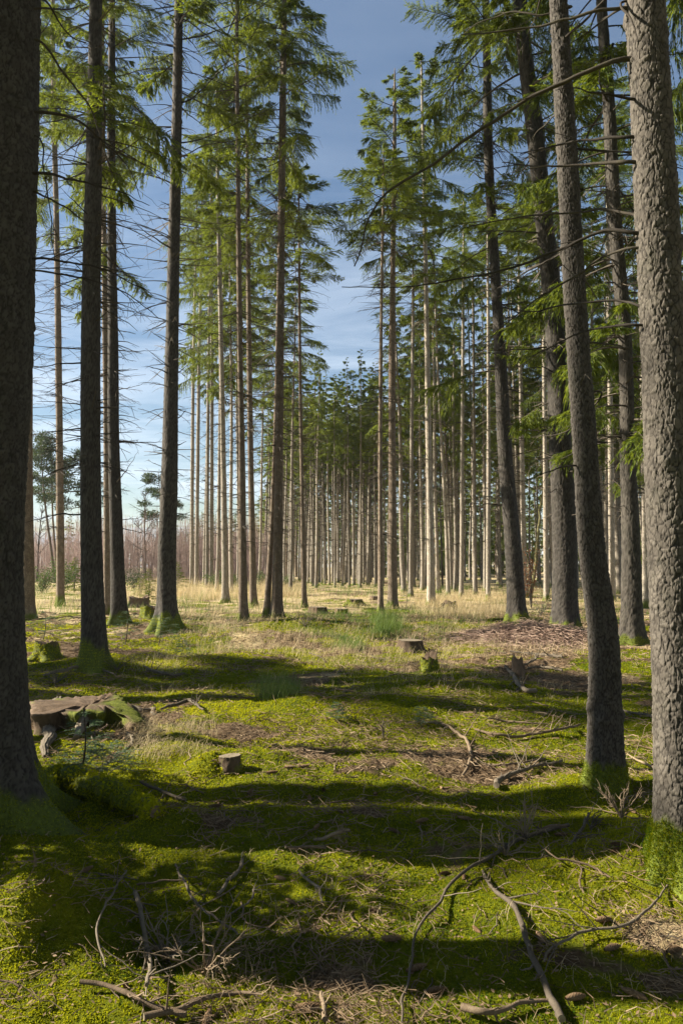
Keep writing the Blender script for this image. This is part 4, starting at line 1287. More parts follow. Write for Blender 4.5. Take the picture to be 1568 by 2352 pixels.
stump(108, 1512, 46, 36, 'moss-covered stump between the massive left trunk and the stout dark spruce', 11, False, .3, .85, .5, (0, 0), 400)
stump(345, 1423, 34, 30, 'moss-topped stump with spread roots left of the glittering dark trunk', 12, False, .25, .8, .8, (0, 0), 250)
stump(318, 1392, 44, 22, 'rotten hollow stump in the clearing between the brown spruce and glittering trunk', 14, False, .5, .35, .4)

# the big decayed root plate at the left
g = on_ground(170, 1625); root = empty('decayed_root_stump', tuple(g)); tag(root, 'large decayed root stump with split grey roots beside the massive left trunk', 'stump')
d = g[1]


def log_px(root, part, pts, widths, mat, n=36, amp=.02, seed=0, sides=14, flat_=1.0, lift=0.0, cut=True, moss=None, tint=.4, rough=.12):
    """a log or root along picture points on the ground; widths in picture units"""
    P, r = [], []
    for k, (px, py) in enumerate(pts):
        q = on_ground(px, py); rr = widths[k] * .5 / F * q[1]; r.append(rr * (.78 if root is None else 1))
        lf = lift[k] if isinstance(lift, (list, tuple)) else lift
        P.append(q + (0, 0, rr * .55 * flat_ + lf))
    O, rr = wiggle(np.array(P), r, n, amp, seed)
    V, Q = tubes(O, rr, sides); Vr = V.reshape(n, sides, 3)
    nrm = (Vr - O[:, None]); ph = np.linspace(0, 6.28, sides, endpoint=False)
    fr = 1.6 if rough < .3 else 5.0
    f = 1 + rough * fbm(np.cos(ph)[None] * fr + seed, np.sin(ph)[None] * fr + np.arange(n)[:, None] * 0, (np.arange(n) * (.16 if rough < .3 else .045))[:, None] + 0 * ph[None], seed=seed, octv=3)
    Vr = O[:, None] + nrm * f[..., None] * (1, 1, flat_)
    org = np.array(root.location) if root is not None else O[n // 2]
    b = MB(); V = Vr.reshape(-1, 3) - org
    mo = np.zeros(len(V)) if moss is None else sstep(.4, .6, moss + .5 * fbm(V[:, 0] * 9, V[:, 1] * 9, V[:, 2] * 9, seed=seed + 3) + 1.2 * (V[:, 2] - V[:, 2].mean()))
    b.add(V, Q, tint=tint, moss=mo)
    for e, ring in ((0, Vr[0]), (1, Vr[-1])):
        c = ring.mean(0)
        b.add(np.concatenate((ring, c[None])) - org, None, np.stack((np.arange(sides), (np.arange(sides) + 1) % sides, np.full(sides, sides)), 1)[:, ::(1 if e else -1)], mi=1 if cut else 0, tint=.6, moss=0)
    o = b.obj(part, [mat, M_CUT], root)
    if root is None: o.location = org
    return o, V, mo


for k, (pts, w, lf, ms) in enumerate([
    ([(134, 1636), (124, 1660), (112, 1695), (100, 1742)], [26, 30, 25, 12], [.12, .08, .05, 0], .3),
    ([(178, 1638), (184, 1664), (178, 1700)], [20, 24, 14], [.12, .07, .02], .3),
    ([(75, 1668), (100, 1655), (150, 1640)], [14, 20, 16], .05, .2),
    ([(300, 1632), (326, 1636), (345, 1634), (358, 1642)], [16, 14, 11, 6], .02, .4)]):
    log_px(root, 'root', pts, w, M_STUMP if k == 2 else M_STICKG, 90, .03, 40 + k, 40, .7, lf, False, ms, .7, .42)
# crumbling flat top of the old stump, a jagged slab standing on its rotten flanks
top_z = g[2] + .20
ol = []
for px, py in ((70, 1613), (105, 1606), (150, 1603), (190, 1597), (225, 1598), (262, 1588), (282, 1600), (305, 1615), (338, 1634), (310, 1638), (282, 1628), (250, 1624), (232, 1634), (196, 1630), (172, 1640), (140, 1634), (112, 1642), (72, 1640)):
    r_ = ray(px, py); ol.append(r_ * ((top_z - CAM_H) / r_[2]))
ol = np.array(ol); ol = np.concatenate((ol, ol[:1])); ol[:, 2] = 0
sl = np.concatenate(([0], np.cumsum(np.linalg.norm(np.diff(ol, axis=0), axis=1)))); tt = np.linspace(0, sl[-1], 160, endpoint=False)
ring = np.stack([np.interp(tt, sl, ol[:, k]) for k in range(2)], 1); ctr = ring.mean(0)
ring = ring + .035 * np.stack([fbm(tt / .12, tt * 0 + k, seed=70 + k, octv=4) for k in range(2)], 1)
b = MB(); rows = []
slope = np.clip((ring[:, 0] - ctr[0]) / .9, 0, 1)
for f in (.02, .2, .4, .6, .8, .93, 1.0):
    q = ctr + (ring - ctr) * f; zz_ = .20 + .035 * fbm(q[:, 0] / .35, q[:, 1] / .035, seed=75, octv=4) - .17 * np.clip((q[:, 0] - ctr[0] - .15) / .8, 0, 1) ** 1.5
    rows.append(np.stack((q[:, 0], q[:, 1], zz_ - (.012 if f == 1 else 0)), 1))
zt_ = rows[-1][:, 2]
for dn, f in ((.03, .985), (.08, .93), (.16, .90), (.34, .95)):
    q = ctr + (ring - ctr) * f + .02 * np.stack([fbm(tt / .05, tt * 0 + dn * 9, seed=80 + k, octv=2) for k in range(2)], 1)
    rows.append(np.stack((q[:, 0], q[:, 1], zt_ - dn), 1))
V = np.concatenate(rows); V[:, 2] += g[2]; V = V - np.array(root.location); n_ = 160; i = np.arange(len(rows) - 1)[:, None] * n_; j = np.arange(n_)[None]; j2 = (j + 1) % n_
mo = sstep(.45, .6, .28 + .5 * fbm(V[:, 0] * 4, V[:, 1] * 4, V[:, 2] * 4, seed=81) + .35 * sstep(.2, .8, V[:, 0]))
b.add(V, np.stack((i + j, i + j2, i + n_ + j2, i + n_ + j), -1).reshape(-1, 4), moss=mo, tint=.45 + .25 * fbm(V[:, 0] / .3, V[:, 1] / .03, seed=83))
b.obj('stump_plate', M_STUMP, root)

# ridge root of the massive left trunk and moss cushions
T = TREES['T1']['root']
o, V, mo = log_px(T, 'root', [(88, 1850), (135, 1812), (190, 1822), (250, 1842), (300, 1862), (352, 1884)], [60, 58, 56, 52, 46, 26], M_STUMP, 50, .02, 60, 22, .95, .03, False, 1.2, .2, .25)
idx = R.choice(len(V), 2600); nr = np.tile((0, -.2, 1.), (2600, 1))
sel = V[idx] + R.normal(0, .012, (2600, 3)); v, q, t = moss_tufts(sel, nr, .022); b = MB(); b.add(v, q, tint=t); b.obj('moss', M_MOSS, T, False)

# ------------------------------------------------------------------ fallen branches that one can name
fallen = [
    ('curved bare branch lying in an arc on the sunlit moss right of centre', [(972, 1664), (1010, 1668), (1052, 1692), (1080, 1728), (1076, 1762), (1062, 1790)], [5, 8, 9, 10, 9, 7], M_STICK, .02),
    ('short sawn log end with a long thin branch running back from it', [(1139, 1818), (1150, 1800), (1190, 1782), (1230, 1768), (1290, 1756)], [19, 17, 10, 9, 5], M_STICKG, .03),
    ('long thin crooked branch arching across the lower moss from the centre', [(1305, 1908), (1260, 1918), (1208, 1936), (1150, 1966), (1110, 1990), (1050, 2026), (1016, 2075), (985, 2120), (950, 2190), (936, 2260), (926, 2320), (920, 2365)], [10, 12, 11, 11, 9, 9, 8, 8, 7, 8, 7, 6], M_STICKG, .03),
    ('rough knotty branch running diagonally to the bottom edge at the right', [(1108, 2010), (1118, 2040), (1150, 2070), (1180, 2105), (1200, 2150), (1222, 2210), (1248, 2260), (1268, 2310), (1285, 2360)], [7, 10, 12, 15, 16, 17, 19, 22, 24], M_STICKG, .02),
    ('slender branch slanting from the lower right edge across the shaded moss', [(1556, 2012), (1520, 2060), (1480, 2110), (1445, 2135), (1400, 2148), (1340, 2160), (1280, 2190), (1248, 2225)], [3, 5, 7, 9, 8, 8, 8, 7], M_STICKG, .03),
    ('thick bare stick standing out pale against the dark brush at lower left', [(310, 2074), (322, 2110), (334, 2160), (340, 2210), (342, 2260), (334, 2300)], [12, 14, 13, 12, 12, 11], M_STICKG, .05),
    ('brown branch sloping down to the bottom edge at lower left', [(184, 2276), (240, 2284), (300, 2302), (360, 2330), (420, 2356)], [12, 13, 13, 14, 16], M_STICK, .03),
    ('broken branch crossing the bottom edge left of centre', [(330, 2360), (400, 2345), (460, 2318), (540, 2302), (600, 2312)], [18, 16, 15, 10, 6], M_STICK, .03),
    ('pale broken branch lying across the ground before the splintered stump', [(1160, 1538), (1178, 1560), (1194, 1585), (1212, 1598), (1228, 1598)], [8, 11, 12, 13, 13], M_STICKG, .04),
    ('thin branch propped over the splintered stump', [(1172, 1552), (1200, 1541), (1218, 1535), (1232, 1520)], [4, 6, 6, 4], M_STICKG, .10),
    ('bare pole lying right of the splintered stump', [(1210, 1540), (1240, 1537), (1270, 1541), (1292, 1545)], [5, 7, 7, 7], M_STICKG, .03),
    ('long pale pole lying behind the splintered stump', [(1170, 1500), (1220, 1507), (1270, 1512), (1292, 1515)], [5, 8, 9, 7], M_STICKG, .03),
    ('stout bent stick beside the dry grass tuft at left', [(292, 1694), (302, 1706), (292, 1730), (268, 1750), (245, 1765)], [10, 10, 9, 8, 7], M_STICKG, .03),
    ('thin forked branch on the moss below the sawn stump', [(322, 1806), (350, 1818), (390, 1835), (424, 1850)], [7, 9, 8, 6], M_STICKG, .03),
    ('dark branch lying along the shade left of the glade centre', [(330, 1535), (370, 1552), (410, 1556), (424, 1552)], [5, 8, 8, 6], M_STICKG, .03),
    ('crooked root-like branch in the shade behind the dry grass', [(368, 1640), (400, 1630), (430, 1622), (450, 1630), (470, 1642)], [5, 9, 11, 8, 5], M_STICKG, .05),
    ('long branch bowed along the sunlit strip before the leaning spruce', [(1090, 1683), (1140, 1696), (1200, 1698), (1260, 1688), (1330, 1672)], [5, 8, 8, 8, 6], M_STICK, .03),
    ('pale stick lying on the yellow moss strip right of centre', [(1120, 1656), (1160, 1664), (1210, 1668), (1260, 1668)], [4, 7, 6, 4], M_STICK, .03),
    ('slanting pale branch right of the arc-shaped one', [(1092, 1748), (1115, 1766), (1150, 1768), (1200, 1760), (1250, 1750)], [4, 7, 8, 6, 4], M_STICK, .03),
    ('stick pile branch at the centre of the shaded moss', [(720, 1942), (750, 1938), (780, 1928), (800, 1918)], [7, 10, 10, 8], M_STICK, .03),
    ('straight stick lying flat below the stick pile', [(655, 1955), (690, 1957), (745, 1957)], [6, 8, 8], M_STICK, .02),
    ('peeled stick slanting on the moss left of centre', [(500, 2070), (520, 2045), (545, 2012), (556, 1985)], [9, 10, 9, 6], M_STICKG, .03),
    ('thin dark bent branch on the moss at centre left', [(686, 2010), (710, 2030), (735, 2052), (745, 2085)], [6, 7, 7, 5], M_STICKG, .02),
    ('long thin rod slanting through the brush at lower left', [(403, 2010), (430, 2060), (460, 2110), (500, 2140), (545, 2175)], [5, 7, 7, 6, 5], M_STICKG, .06),
    ('dark bowed stem leaning in the brush left of the pale stick', [(290, 2030), (255, 2090), (232, 2140), (228, 2210), (240, 2265)], [5, 6, 6, 6, 4], M_STICKG, .07),
    ('splintered branch at the bottom edge right of centre', [(1060, 2336), (1100, 2345), (1150, 2340), (1200, 2322), (1260, 2318)], [20, 18, 14, 12, 10], M_STICK, .03),
    ('pale broken stub upright at the bottom edge of the sunlit moss', [(738, 2300), (742, 2330), (746, 2362)], [10, 13, 15], M_STICK, .03),
    ('old branch lying behind the foot of the leaning spruce', [(1440, 1740), (1480, 1765), (1520, 1778), (1560, 1790)], [4, 7, 7, 5], M_STICK, .03),
    ('thin branch lying right of the leaning spruce in the half shade', [(1430, 1638), (1460, 1645), (1498, 1655)], [5, 7, 7], M_STICKG, .03),
    ('mossy fallen pole in the dark brush behind the left stumps', [(100, 1560), (150, 1548), (200, 1540), (262, 1555)], [6, 9, 8, 5], M_STICKG, .05),
    ('knobbly stub and branch beside the foot of the flaky trunk', [(1310, 1955), (1330, 1925), (1352, 1885)], [5, 8, 7], M_STICKG, .04),
    ('brown-barked branch lying on sunlit moss above the long crooked one', [(1230, 1930), (1265, 1915), (1300, 1910)], [9, 13, 8], M_STICK, .03),
]
for i, (lab, pts, w, mat, lf) in enumerate(fallen):
    o, V, mo = log_px(None, 'fallen_branch', pts, w, mat, 44, .012, 900 + i, 10, 1.0, lf, True, None, .3 + .3 * ((i * 7) % 5) / 5, .10)
    tag(o, lab, 'branch')
    rg = np.random.default_rng(i)
    b = MB(); k = 0
    O = V.reshape(44, 10, 3).mean(1); rr = np.linalg.norm(V.reshape(44, 10, 3) - O[:, None], axis=-1).mean(1)
    ln = np.linalg.norm(O[-1] - O[0])
    for _ in range(3 + int(9 * min(1.2, ln))):
        k = rg.integers(4, 40); tdir = unit(O[min(k + 2, 43)] - O[k - 2]); D = unit(tdir * .8 + rg.normal(0, .5, 3) + (0, 0, .25)); l = min(.4, ln * .35) * rg.uniform(.15, 1)
        s = np.linspace(0, 1, 6)[:, None]
        V2, Q2 = tubes(O[k] + D * l * s + rg.normal(0, .01, (6, 3)) * s, np.linspace(max(.003, rr[k] * .5), .0015, 6), 5); b = MB(); b.add(V2, Q2, tint=.5); b.obj('side_twig', mat, o)

# dry twig sprays standing up from the floor


def spray(px, py, h, w, n, label, seed, mat=None):
    g = on_ground(px, py); root = empty('dry_twig_spray', tuple(g)); tag(root, label, 'dead branch'); rg = np.random.default_rng(seed)
    b = MB()
    for i in range(n):
        az = rg.uniform(0, 6.28); sp = w * rg.uniform(.2, 1); hh = h * rg.uniform(.35, 1)
        t = np.linspace(0, 1, 9)[:, None]
        q = np.array([math.cos(az) * sp, math.sin(az) * sp, 0]) * t ** 1.2 + np.array([0, 0, hh]) * (t - .25 * t ** 3) + rg.normal(0, .008, (9, 3)) * t
        V, Q = tubes(q, np.linspace(.0055, .0015, 9), 5); b.add(V, Q, tint=.6)
        for _ in range(4):
            k = rg.integers(3, 8); D = unit(unit(q[k] - q[k - 1]) + rg.normal(0, .5, 3)); l = h * rg.uniform(.12, .4); s = np.linspace(0, 1, 5)[:, None]
            V, Q = tubes(q[k] + D * l * s + rg.normal(0, .006, (5, 3)) * s, np.linspace(.003, .0011, 5), 4); b.add(V, Q, tint=.65)
    b.obj('twigs', mat or M_STICK, root)


spray(1205, 1935, .42, .24, 12, 'dry pale twig spray standing up in the light before the leaning spruce', 1)
spray(1160, 1965, .20, .32, 9, 'low spread of dry twigs left of the pale standing spray', 2)
spray(1425, 1880, .30, .26, 12, 'reddish brown dry twig heap at the foot of the flaky trunk', 3)
spray(1355, 1905, .16, .12, 6, 'grey knotted twig clump on the bright moss near the flaky trunk', 4, M_STICKG)
spray(385, 2210, .28, .30, 14, 'tangle of dark dry twigs around the pale stick at lower left', 5, M_STICKG)
spray(470, 2240, .30, .34, 14, 'loose tangle of twigs with rusty tips at lower left', 6)
spray(700, 1440, .55, .9, 26, 'grey brush tangle on the low mound right of the pair of trunks', 7, M_STICKG)
spray(520, 1432, .3, .6, 10, 'small dark brush clump left of the thin dark brown spruce', 8, M_STICKG)
spray(1190, 1425, .6, .8, 20, 'spiny dead brush round the foot of the thick leaning spruce', 9)
spray(880, 1700, .28, .1, 4, 'single dry stalk cluster on the moss at the centre', 10, M_STICKG)
spray(270, 1540, .35, .6, 16, 'tangled brush in the shade right of the stout dark spruce', 11, M_STICKG)
spray(130, 1570, .35, .6, 18, 'dark brush tangle between the massive left trunk and the decayed root stump', 12, M_STICKG)

# the brush heap of pinkish dead twigs
g = on_ground(1215, 1468); rg = np.random.default_rng(77); n = 3000
c = np.stack((g[0] + rg.normal(0, 1.05, n), g[1] + rg.normal(0, .6, n)), 1)
hgt = .42 * np.exp(-((c[:, 0] - g[0]) / 1.5) ** 2 - ((c[:, 1] - g[1]) / .8) ** 2)
zc = ground(c[:, 0], c[:, 1]) + hgt * rg.random(n) + .02
az = rg.uniform(0, PI, n); l = rg.uniform(.2, .95, n); el = rg.normal(0, .22, n)
D = np.stack((np.cos(az) * np.cos(el), np.sin(az) * np.cos(el), np.sin(el)), 1); t = np.linspace(-.5, .5, 5)
P = np.stack((c[:, 0], c[:, 1], zc), 1)[:, None] + D[:, None] * (l[:, None] * t)[..., None] + rg.normal(0, .018, (n, 5, 3)) - np.array([0, 0, .12]) * (l[:, None] * t ** 2)[..., None]
b = MB(); V, Q = tubes(P - g, rg.uniform(.0018, .0048, n)[:, None] * (1.1 - t), 4); b.add(V, Q, tint=np.repeat(rg.uniform(.2, .9, n), 20))
o = b.obj('brush_heap', M_BRUSH); o.location = g; tag(o, 'wide heap of pinkish dead twigs before the two thick right trunks', 'brush heap')

# ------------------------------------------------------------------ saplings


def sapling(px, py, h, label, seed, w=.3):
    g = on_ground(px, py); root = empty('spruce_sapling', tuple(g)); tag(root, label, 'sapling'); rg = np.random.default_rng(seed)
    b = MB(); t = np.linspace(0, 1, 8)
    S = np.stack((.04 * np.sin(3 * t), .03 * t, h * t), 1); V, Q = tubes(S, .011 * (1 - .75 * t) * (h / .6), 6); b.add(V, Q, tint=.3); b.obj('stem', M_TWIG, root)
    lf = MB()
    for i in range(16):
        u = .18 + .8 * i / 16; az = i * 2.4 + rg.normal(0, .3); l = w * (1.1 - .85 * u) * rg.uniform(.7, 1.2); p = np.array([.04 * math.sin(3 * u), .03 * u, h * u])
        for side, ll, off in ((0, l, 0), (.55, l * .55, .35), (-.55, l * .55, .35), (.5, l * .4, .6), (-.5, l * .4, .6)):
            a0 = np.array([math.cos(az), math.sin(az), .22]); a = np.array([math.cos(az + side), math.sin(az + side), .18])
            st = p + a0 * l * off; s = np.linspace(0, 1, 5)[:, None]; q = st + a * ll * s - np.array([0, 0, .25 * ll]) * s ** 2
            V, Q = tubes(q, np.linspace(.003, .001, 5), 3); lf.add(V, Q, mi=0, tint=.4)
            m = max(8, int(ll / .0035)); k = rg.random(m); P = np.stack([np.interp(k, s[:, 0], q[:, c_]) for c_ in range(3)], 1)
            sd = np.where(rg.random(m) < .5, 1, -1)[:, None]; perp = unit(np.cross(a, (0, 0, 1.)))
            V, Q = kites(P, unit(a * .8 + perp * sd * .9 + rg.normal(0, .2, (m, 3)) + (0, 0, .15)), rg.uniform(.016, .027, m), .0042, two=False)
            lf.add(V, Q, mi=1, tint=np.repeat(np.clip(rg.normal(.5, .2, m), 0, 1), 4))
    lf.obj('needles', [M_TWIG, M_SAPL], root, False)


sapling(182, 1800, .62, 'blue-green spruce sapling beside the foot of the massive left trunk', 1, .42)
sapling(225, 1785, .30, 'low blue-green sapling spreading right of the taller one by the massive trunk', 2, .5)
sapling(288, 1480, .8, 'small bluish sapling on the moss in front of the brown spruce', 3, .6)
sapling(365, 1482, .7, 'small bluish sapling at the foot of the glittering dark trunk', 4, .65)
sapling(966, 1668, .22, 'tiny bright sapling at the tip of the arc-shaped branch', 5, .2)
sapling(100, 1470, .7, 'sapling with drooping bluish sprays behind the moss-covered left stump', 6, .7)
sapling(768, 1660, .24, 'tiny sapling on the shaded moss at the centre of the glade', 7, .16)
sapling(415, 1510, .4, 'tiny pale sapling in the sun right of the stout dark spruce', 8, .25)
sapling(932, 1396, 1.0, 'small dark sapling right of the thicker brown spruce', 9, .5)

# ------------------------------------------------------------------ grasses


def blades(x, y, h, spread, mat_tint, w, rg, lay=.0):
    n = len(x); z = ground(x, y); az = rg.uniform(0, 6.28, n)
    D = np.stack((np.cos(az), np.sin(az), np.zeros(n)), 1); S = np.stack((-np.sin(az), np.cos(az), np.zeros(n)), 1)
    bend = np.clip(rg.uniform(.1, 1, n) * spread + lay, 0, 1.6)
    pts = []
    for k, t in enumerate((0, .35, .7, 1.0)):
        th = bend * t
        p = np.stack((x, y, z), 1) + D * (h * t * np.sin(th))[:, None] + np.array([0, 0, 1.]) * (h * t * np.cos(th))[:, None]
        ww = (w * (1, .9, .6, .08)[k])[:, None] * S
        pts += [p - ww * .5, p + ww * .5]
    V = np.stack(pts, 1); i = np.arange(n)[:, None] * 8
    Q = np.concatenate([np.stack((i[:, 0] + 2 * k, i[:, 0] + 2 * k + 1, i[:, 0] + 2 * k + 3, i[:, 0] + 2 * k + 2), 1) for k in range(3)])
    return V.reshape(-1, 3), Q, np.repeat(mat_tint, 8)


rg = np.random.default_rng(61)


def tuft_field(ntuft, per, region, hr, wk, spread, keep, mi, b, lay=0.0, rad=.12):
    px = rg.uniform(region[0], region[1], ntuft); py = region[2] + (region[3] - region[2]) * rg.random(ntuft) ** region[4]
    d = CAM_H * F / (py - 1300); x = (px - 784) / F * d
    k = keep(x, d) > rg.random(ntuft); x, d = x[k], d[k]; m = len(x)
    X = np.repeat(x, per) + rg.normal(0, rad, m * per); Y = np.repeat(d, per) + rg.normal(0, rad, m * per)
    hs = np.repeat(rg.uniform(*hr, m), per) * rg.uniform(.5, 1.1, m * per)
    V, Q, t = blades(X, Y, hs, spread, np.clip(np.repeat(rg.uniform(.1, .9, m), per) + rg.normal(0, .15, m * per), 0, 1), np.full(m * per, 1.) * (wk * (.6 + .035 * Y)), rg, lay)
    b.add(V, Q, mi=mi, tint=t)


b = MB()
sm = lambda x, d: .15 + .85 * straw_mask(x, d)
tuft_field(1100, 16, (60, 1500, 1352, 1400, 1.0), (.12, .42), .006, 1.1, sm, 0, b, rad=.22)
patch = lambda x, d: sstep(-.25, .35, fbm(x / 2.2, d / 3.0, seed=123, octv=3))
tuft_field(330, 22, (300, 620, 1338, 1380, 1.0), (.35, 1.3), .006, .7, patch, 0, b, rad=.3)
tuft_field(240, 22, (600, 700, 1345, 1372, 1.0), (.3, .8), .006, .8, patch, 0, b, rad=.3)
tuft_field(620, 20, (960, 1190, 1360, 1428, 1.0), (.2, .75), .005, 1.0, patch, 0, b, rad=.2)
tuft_field(1100, 16, (420, 1400, 1395, 1510, 1.3), (.15, .42), .005, 1.1, lambda x, d: .35 + .6 * straw_mask(x, d), 0, b, .2, .16)
tuft_field(1300, 14, (300, 1300, 1430, 1600, 1.2), (.07, .24), .0042, 1.2, lambda x, d: .15 + .75 * sstep(-.1, .4, fbm(x / 1.6, d / 2.2, seed=321, octv=3)), 0, b, .3, .12)
tuft_field(40, 22, (320, 470, 1650, 1735, 1.0), (.18, .38), .0028, .9, lambda x, d: np.ones_like(x), 0, b, .95, .09)
tuft_field(6, 10, (440, 500, 1660, 1690, 1.0), (.16, .28), .003, .6, lambda x, d: np.ones_like(x), 0, b, .1, .05)
tuft_field(300, 5, (420, 1568, 1560, 2330, 1.4), (.05, .16), .003, 1.3, lambda x, d: np.full_like(x, .7), 0, b, .5, .08)
tag(b.obj('dry_grass', M_STRAW, None, False), 'pale dry grass in tufts over the clearing floor', 'grass', kind='stuff')
b = MB()
tuft_field(60, 30, (858, 912, 1425, 1462, 1.0), (.3, .6), .006, .5, lambda x, d: np.ones_like(x), 0, b, 0, .1)
tuft_field(300, 14, (700, 1060, 1405, 1470, 1.0), (.15, .38), .005, .7, lambda x, d: np.full_like(x, .8), 0, b, 0, .14)
tuft_field(150, 14, (390, 560, 1400, 1500, 1.0), (.1, .28), .006, .9, lambda x, d: np.full_like(x, .7), 0, b, 0, .16)
tuft_field(50, 22, (780, 830, 1465, 1490, 1.0), (.15, .3), .005, .7, lambda x, d: np.ones_like(x), 0, b, 0, .1)
tuft_field(70, 18, (600, 680, 1560, 1610, 1.0), (.18, .34), .004, .7, lambda x, d: np.ones_like(x), 0, b, .1, .10)
tuft_field(420, 12, (60, 700, 1335, 1410, 1.0), (.2, .6), .008, .8, lambda x, d: np.full_like(x, .6), 0, b, 0, .3)
tuft_field(260, 14, (640, 1500, 1375, 1440, 1.0), (.1, .35), .006, .8, lambda x, d: np.full_like(x, .8), 0, b, 0, .2)
tuft_field(420, 12, (660, 1560, 1345, 1372, 1.0), (.3, .7), .007, .8, lambda x, d: np.full_like(x, .6), 0, b, 0, .3)
tag(b.obj('green_grass', M_GRASS, None, False), 'green rushes and grass blades among the straw', 'grass', kind='stuff')

# ------------------------------------------------------------------ moss carpet of small fronds
n = 460000
x, y, d = wedge(n, 2.0, 22, .60, near_bias=1.15)
mm = moss_mask(x, y); jag = .5 * fbm(x / .16, y / .16, seed=77, octv=2)
k = (mm + jag * .8) > .45 + .3 * R.random(n)
x, y, d = x[k], y[k], d[k]
z = ground(x, y)
e = .02
nx_ = (z - ground(x + e, y)) / e; ny_ = (z - ground(x, y + e)) / e
Nn = unit(np.stack((nx_, ny_, np.ones_like(x)), 1))
tl = np.clip(.42 * fbm(x / .5, y / .5, seed=88, octv=3) + .45 * fbm(x / 1.7, y / 1.7, seed=86, octv=2) + .12 * vnoise(x / .07, y / .07, seed=89), -.5, .5)
V, Q, t = moss_tufts(np.stack((x, y, z - .004), 1), Nn, .0050 + .0019 * d, 0, 3)
b = MB(); b.add(V, Q, tint=np.clip(t + np.repeat(tl, 12), 0, 1))
tag(b.obj('moss', M_MOSS, None, False), 'soft green and yellow moss carpet over the forest floor', 'moss', kind='stuff')

# ------------------------------------------------------------------ fine litter: twigs, needles, flakes
n = 75000
x, y, d = wedge(n, 2.0, 26, .60)
mm = moss_mask(x, y); clump = fbm(x / .8, y / .8, seed=99, octv=3)
k = R.random(n) < np.clip(.13 + .24 * sstep(3, 7, d) + .75 * clump + .75 * (1 - mm), .04, 1)
x, y, d = x[k], y[k], d[k]; n = len(x)
z = ground(x, y); l = R.uniform(.03, .24, n) ** 1.0 * R.uniform(.4, 1, n) * (.7 + .08 * d); az = R.uniform(0, PI, n); el = R.normal(.05, .2, n)
D = np.stack((np.cos(az) * np.cos(el), np.sin(az) * np.cos(el), np.sin(el)), 1); t = np.linspace(-.5, .5, 4)
P = np.stack((x, y, z + R.uniform(.004, .035, n)), 1)[:, None] + D[:, None] * (l[:, None] * t)[..., None] + R.normal(0, .04, (n, 4, 3)) * l[:, None, None]
V, Q = tubes(P, (R.uniform(.0013, .0034, n) * (.35 + .155 * d))[:, None] * (1.1 - .6 * (t + .5)), 3)
b = MB(); b.add(V, Q, tint=np.repeat(R.uniform(0, 1, n), 12))
n = 10000
x, y, d = wedge(n, 2.0, 18, .60); z = ground(x, y)
V, Q = kites(np.stack((x, y, z + R.uniform(.002, .02, n)), 1), unit(np.stack((R.normal(0, 1, n), R.normal(0, 1, n), R.normal(.1, .3, n)), 1)), R.uniform(.012, .035, n) * (.6 + .1 * d), R.uniform(.006, .018, n) * (.6 + .1 * d), N=np.stack((R.normal(0, .3, n), R.normal(0, .3, n), np.ones(n)), 1), two=False, wp=.5)
b.add(V, Q, tint=np.repeat(R.uniform(-.2, .5, n), 4))
tag(b.obj('litter', M_LITTER, None, False), 'brown twig and bark litter strewn over the moss', 'litter', kind='stuff')

# ------------------------------------------------------------------ loose sticks and cones, each one a thing


def stick_mesh(seed, fork):
    rg = np.random.default_rng(seed); b = MB()
    P = np.array([(-.5, 0, 0), (-.2, rg.normal(0, .05), rg.uniform(0, .05)), (.15, rg.normal(0, .08), rg.uniform(0, .06)), (.5, rg.normal(0, .05), rg.uniform(-.01, .05))])
    O, rr = wiggle(P, np.array([.016, .015, .012, .006]) * rg.uniform(.6, 1.2), 20, .025, seed)
    V, Q = tubes(O, rr, 6); b.add(V, Q, tint=.3)
    for e in (0, -1):
        ring = V.reshape(20, 6, 3)[e]; b.add(np.concatenate((ring, ring.mean(0)[None])), None, [(i, (i + 1) % 6, 6) for i in range(6)], tint=.8)
    for _ in range(fork):
        k = rg.integers(5, 17); D = unit(np.array([.7, rg.choice((-1, 1)) * rg.uniform(.4, .9), rg.uniform(.0, .4)])); s = np.linspace(0, 1, 6)[:, None]; l = rg.uniform(.12, .35)
        V, Q = tubes(O[k] + D * l * s + rg.normal(0, .012, (6, 3)) * s, np.linspace(rr[k] * .6, .002, 6), 5); b.add(V, Q, tint=.5)
    return b


SM = [[stick_mesh(1000 + i * 5 + j, f).mesh('stick', m) for j, f in enumerate((0, 0, 1, 3))] for i, m in enumerate((M_STICK, M_STICKG, M_STICK))]
names = {(0, 0): 'bare brown stick lying loose on the mossy floor', (1, 0): 'weathered grey stick lying loose on the mossy floor', (0, 1): 'branched brown twig lying loose on the mossy floor', (1, 1): 'branched grey twig lying loose on the mossy floor'}
x, y, d = wedge(285, 2.1, 21, .52)
rg = np.random.default_rng(4)
for i in range(len(x)):
    a, j = rg.integers(3), rg.integers(4)
    o = link('stick', SM[a][j]); s = rg.uniform(.14, .55) * (.55 + .09 * d[i])
    o.location = (x[i], y[i], g1(x[i], y[i]) + .008 * s + .006); o.scale = (s, s, s * rg.uniform(.5, 1))
    o.rotation_euler = (rg.uniform(-.1, .1), rg.normal(0, .08), rg.uniform(0, 6.28))
    key = (1 if a == 1 else 0, 1 if j > 1 else 0)
    tag(o, names[key], 'stick', ('grey' if key[0] else 'brown') + (' branched twigs' if key[1] else ' bare sticks') + ' on the mossy floor')


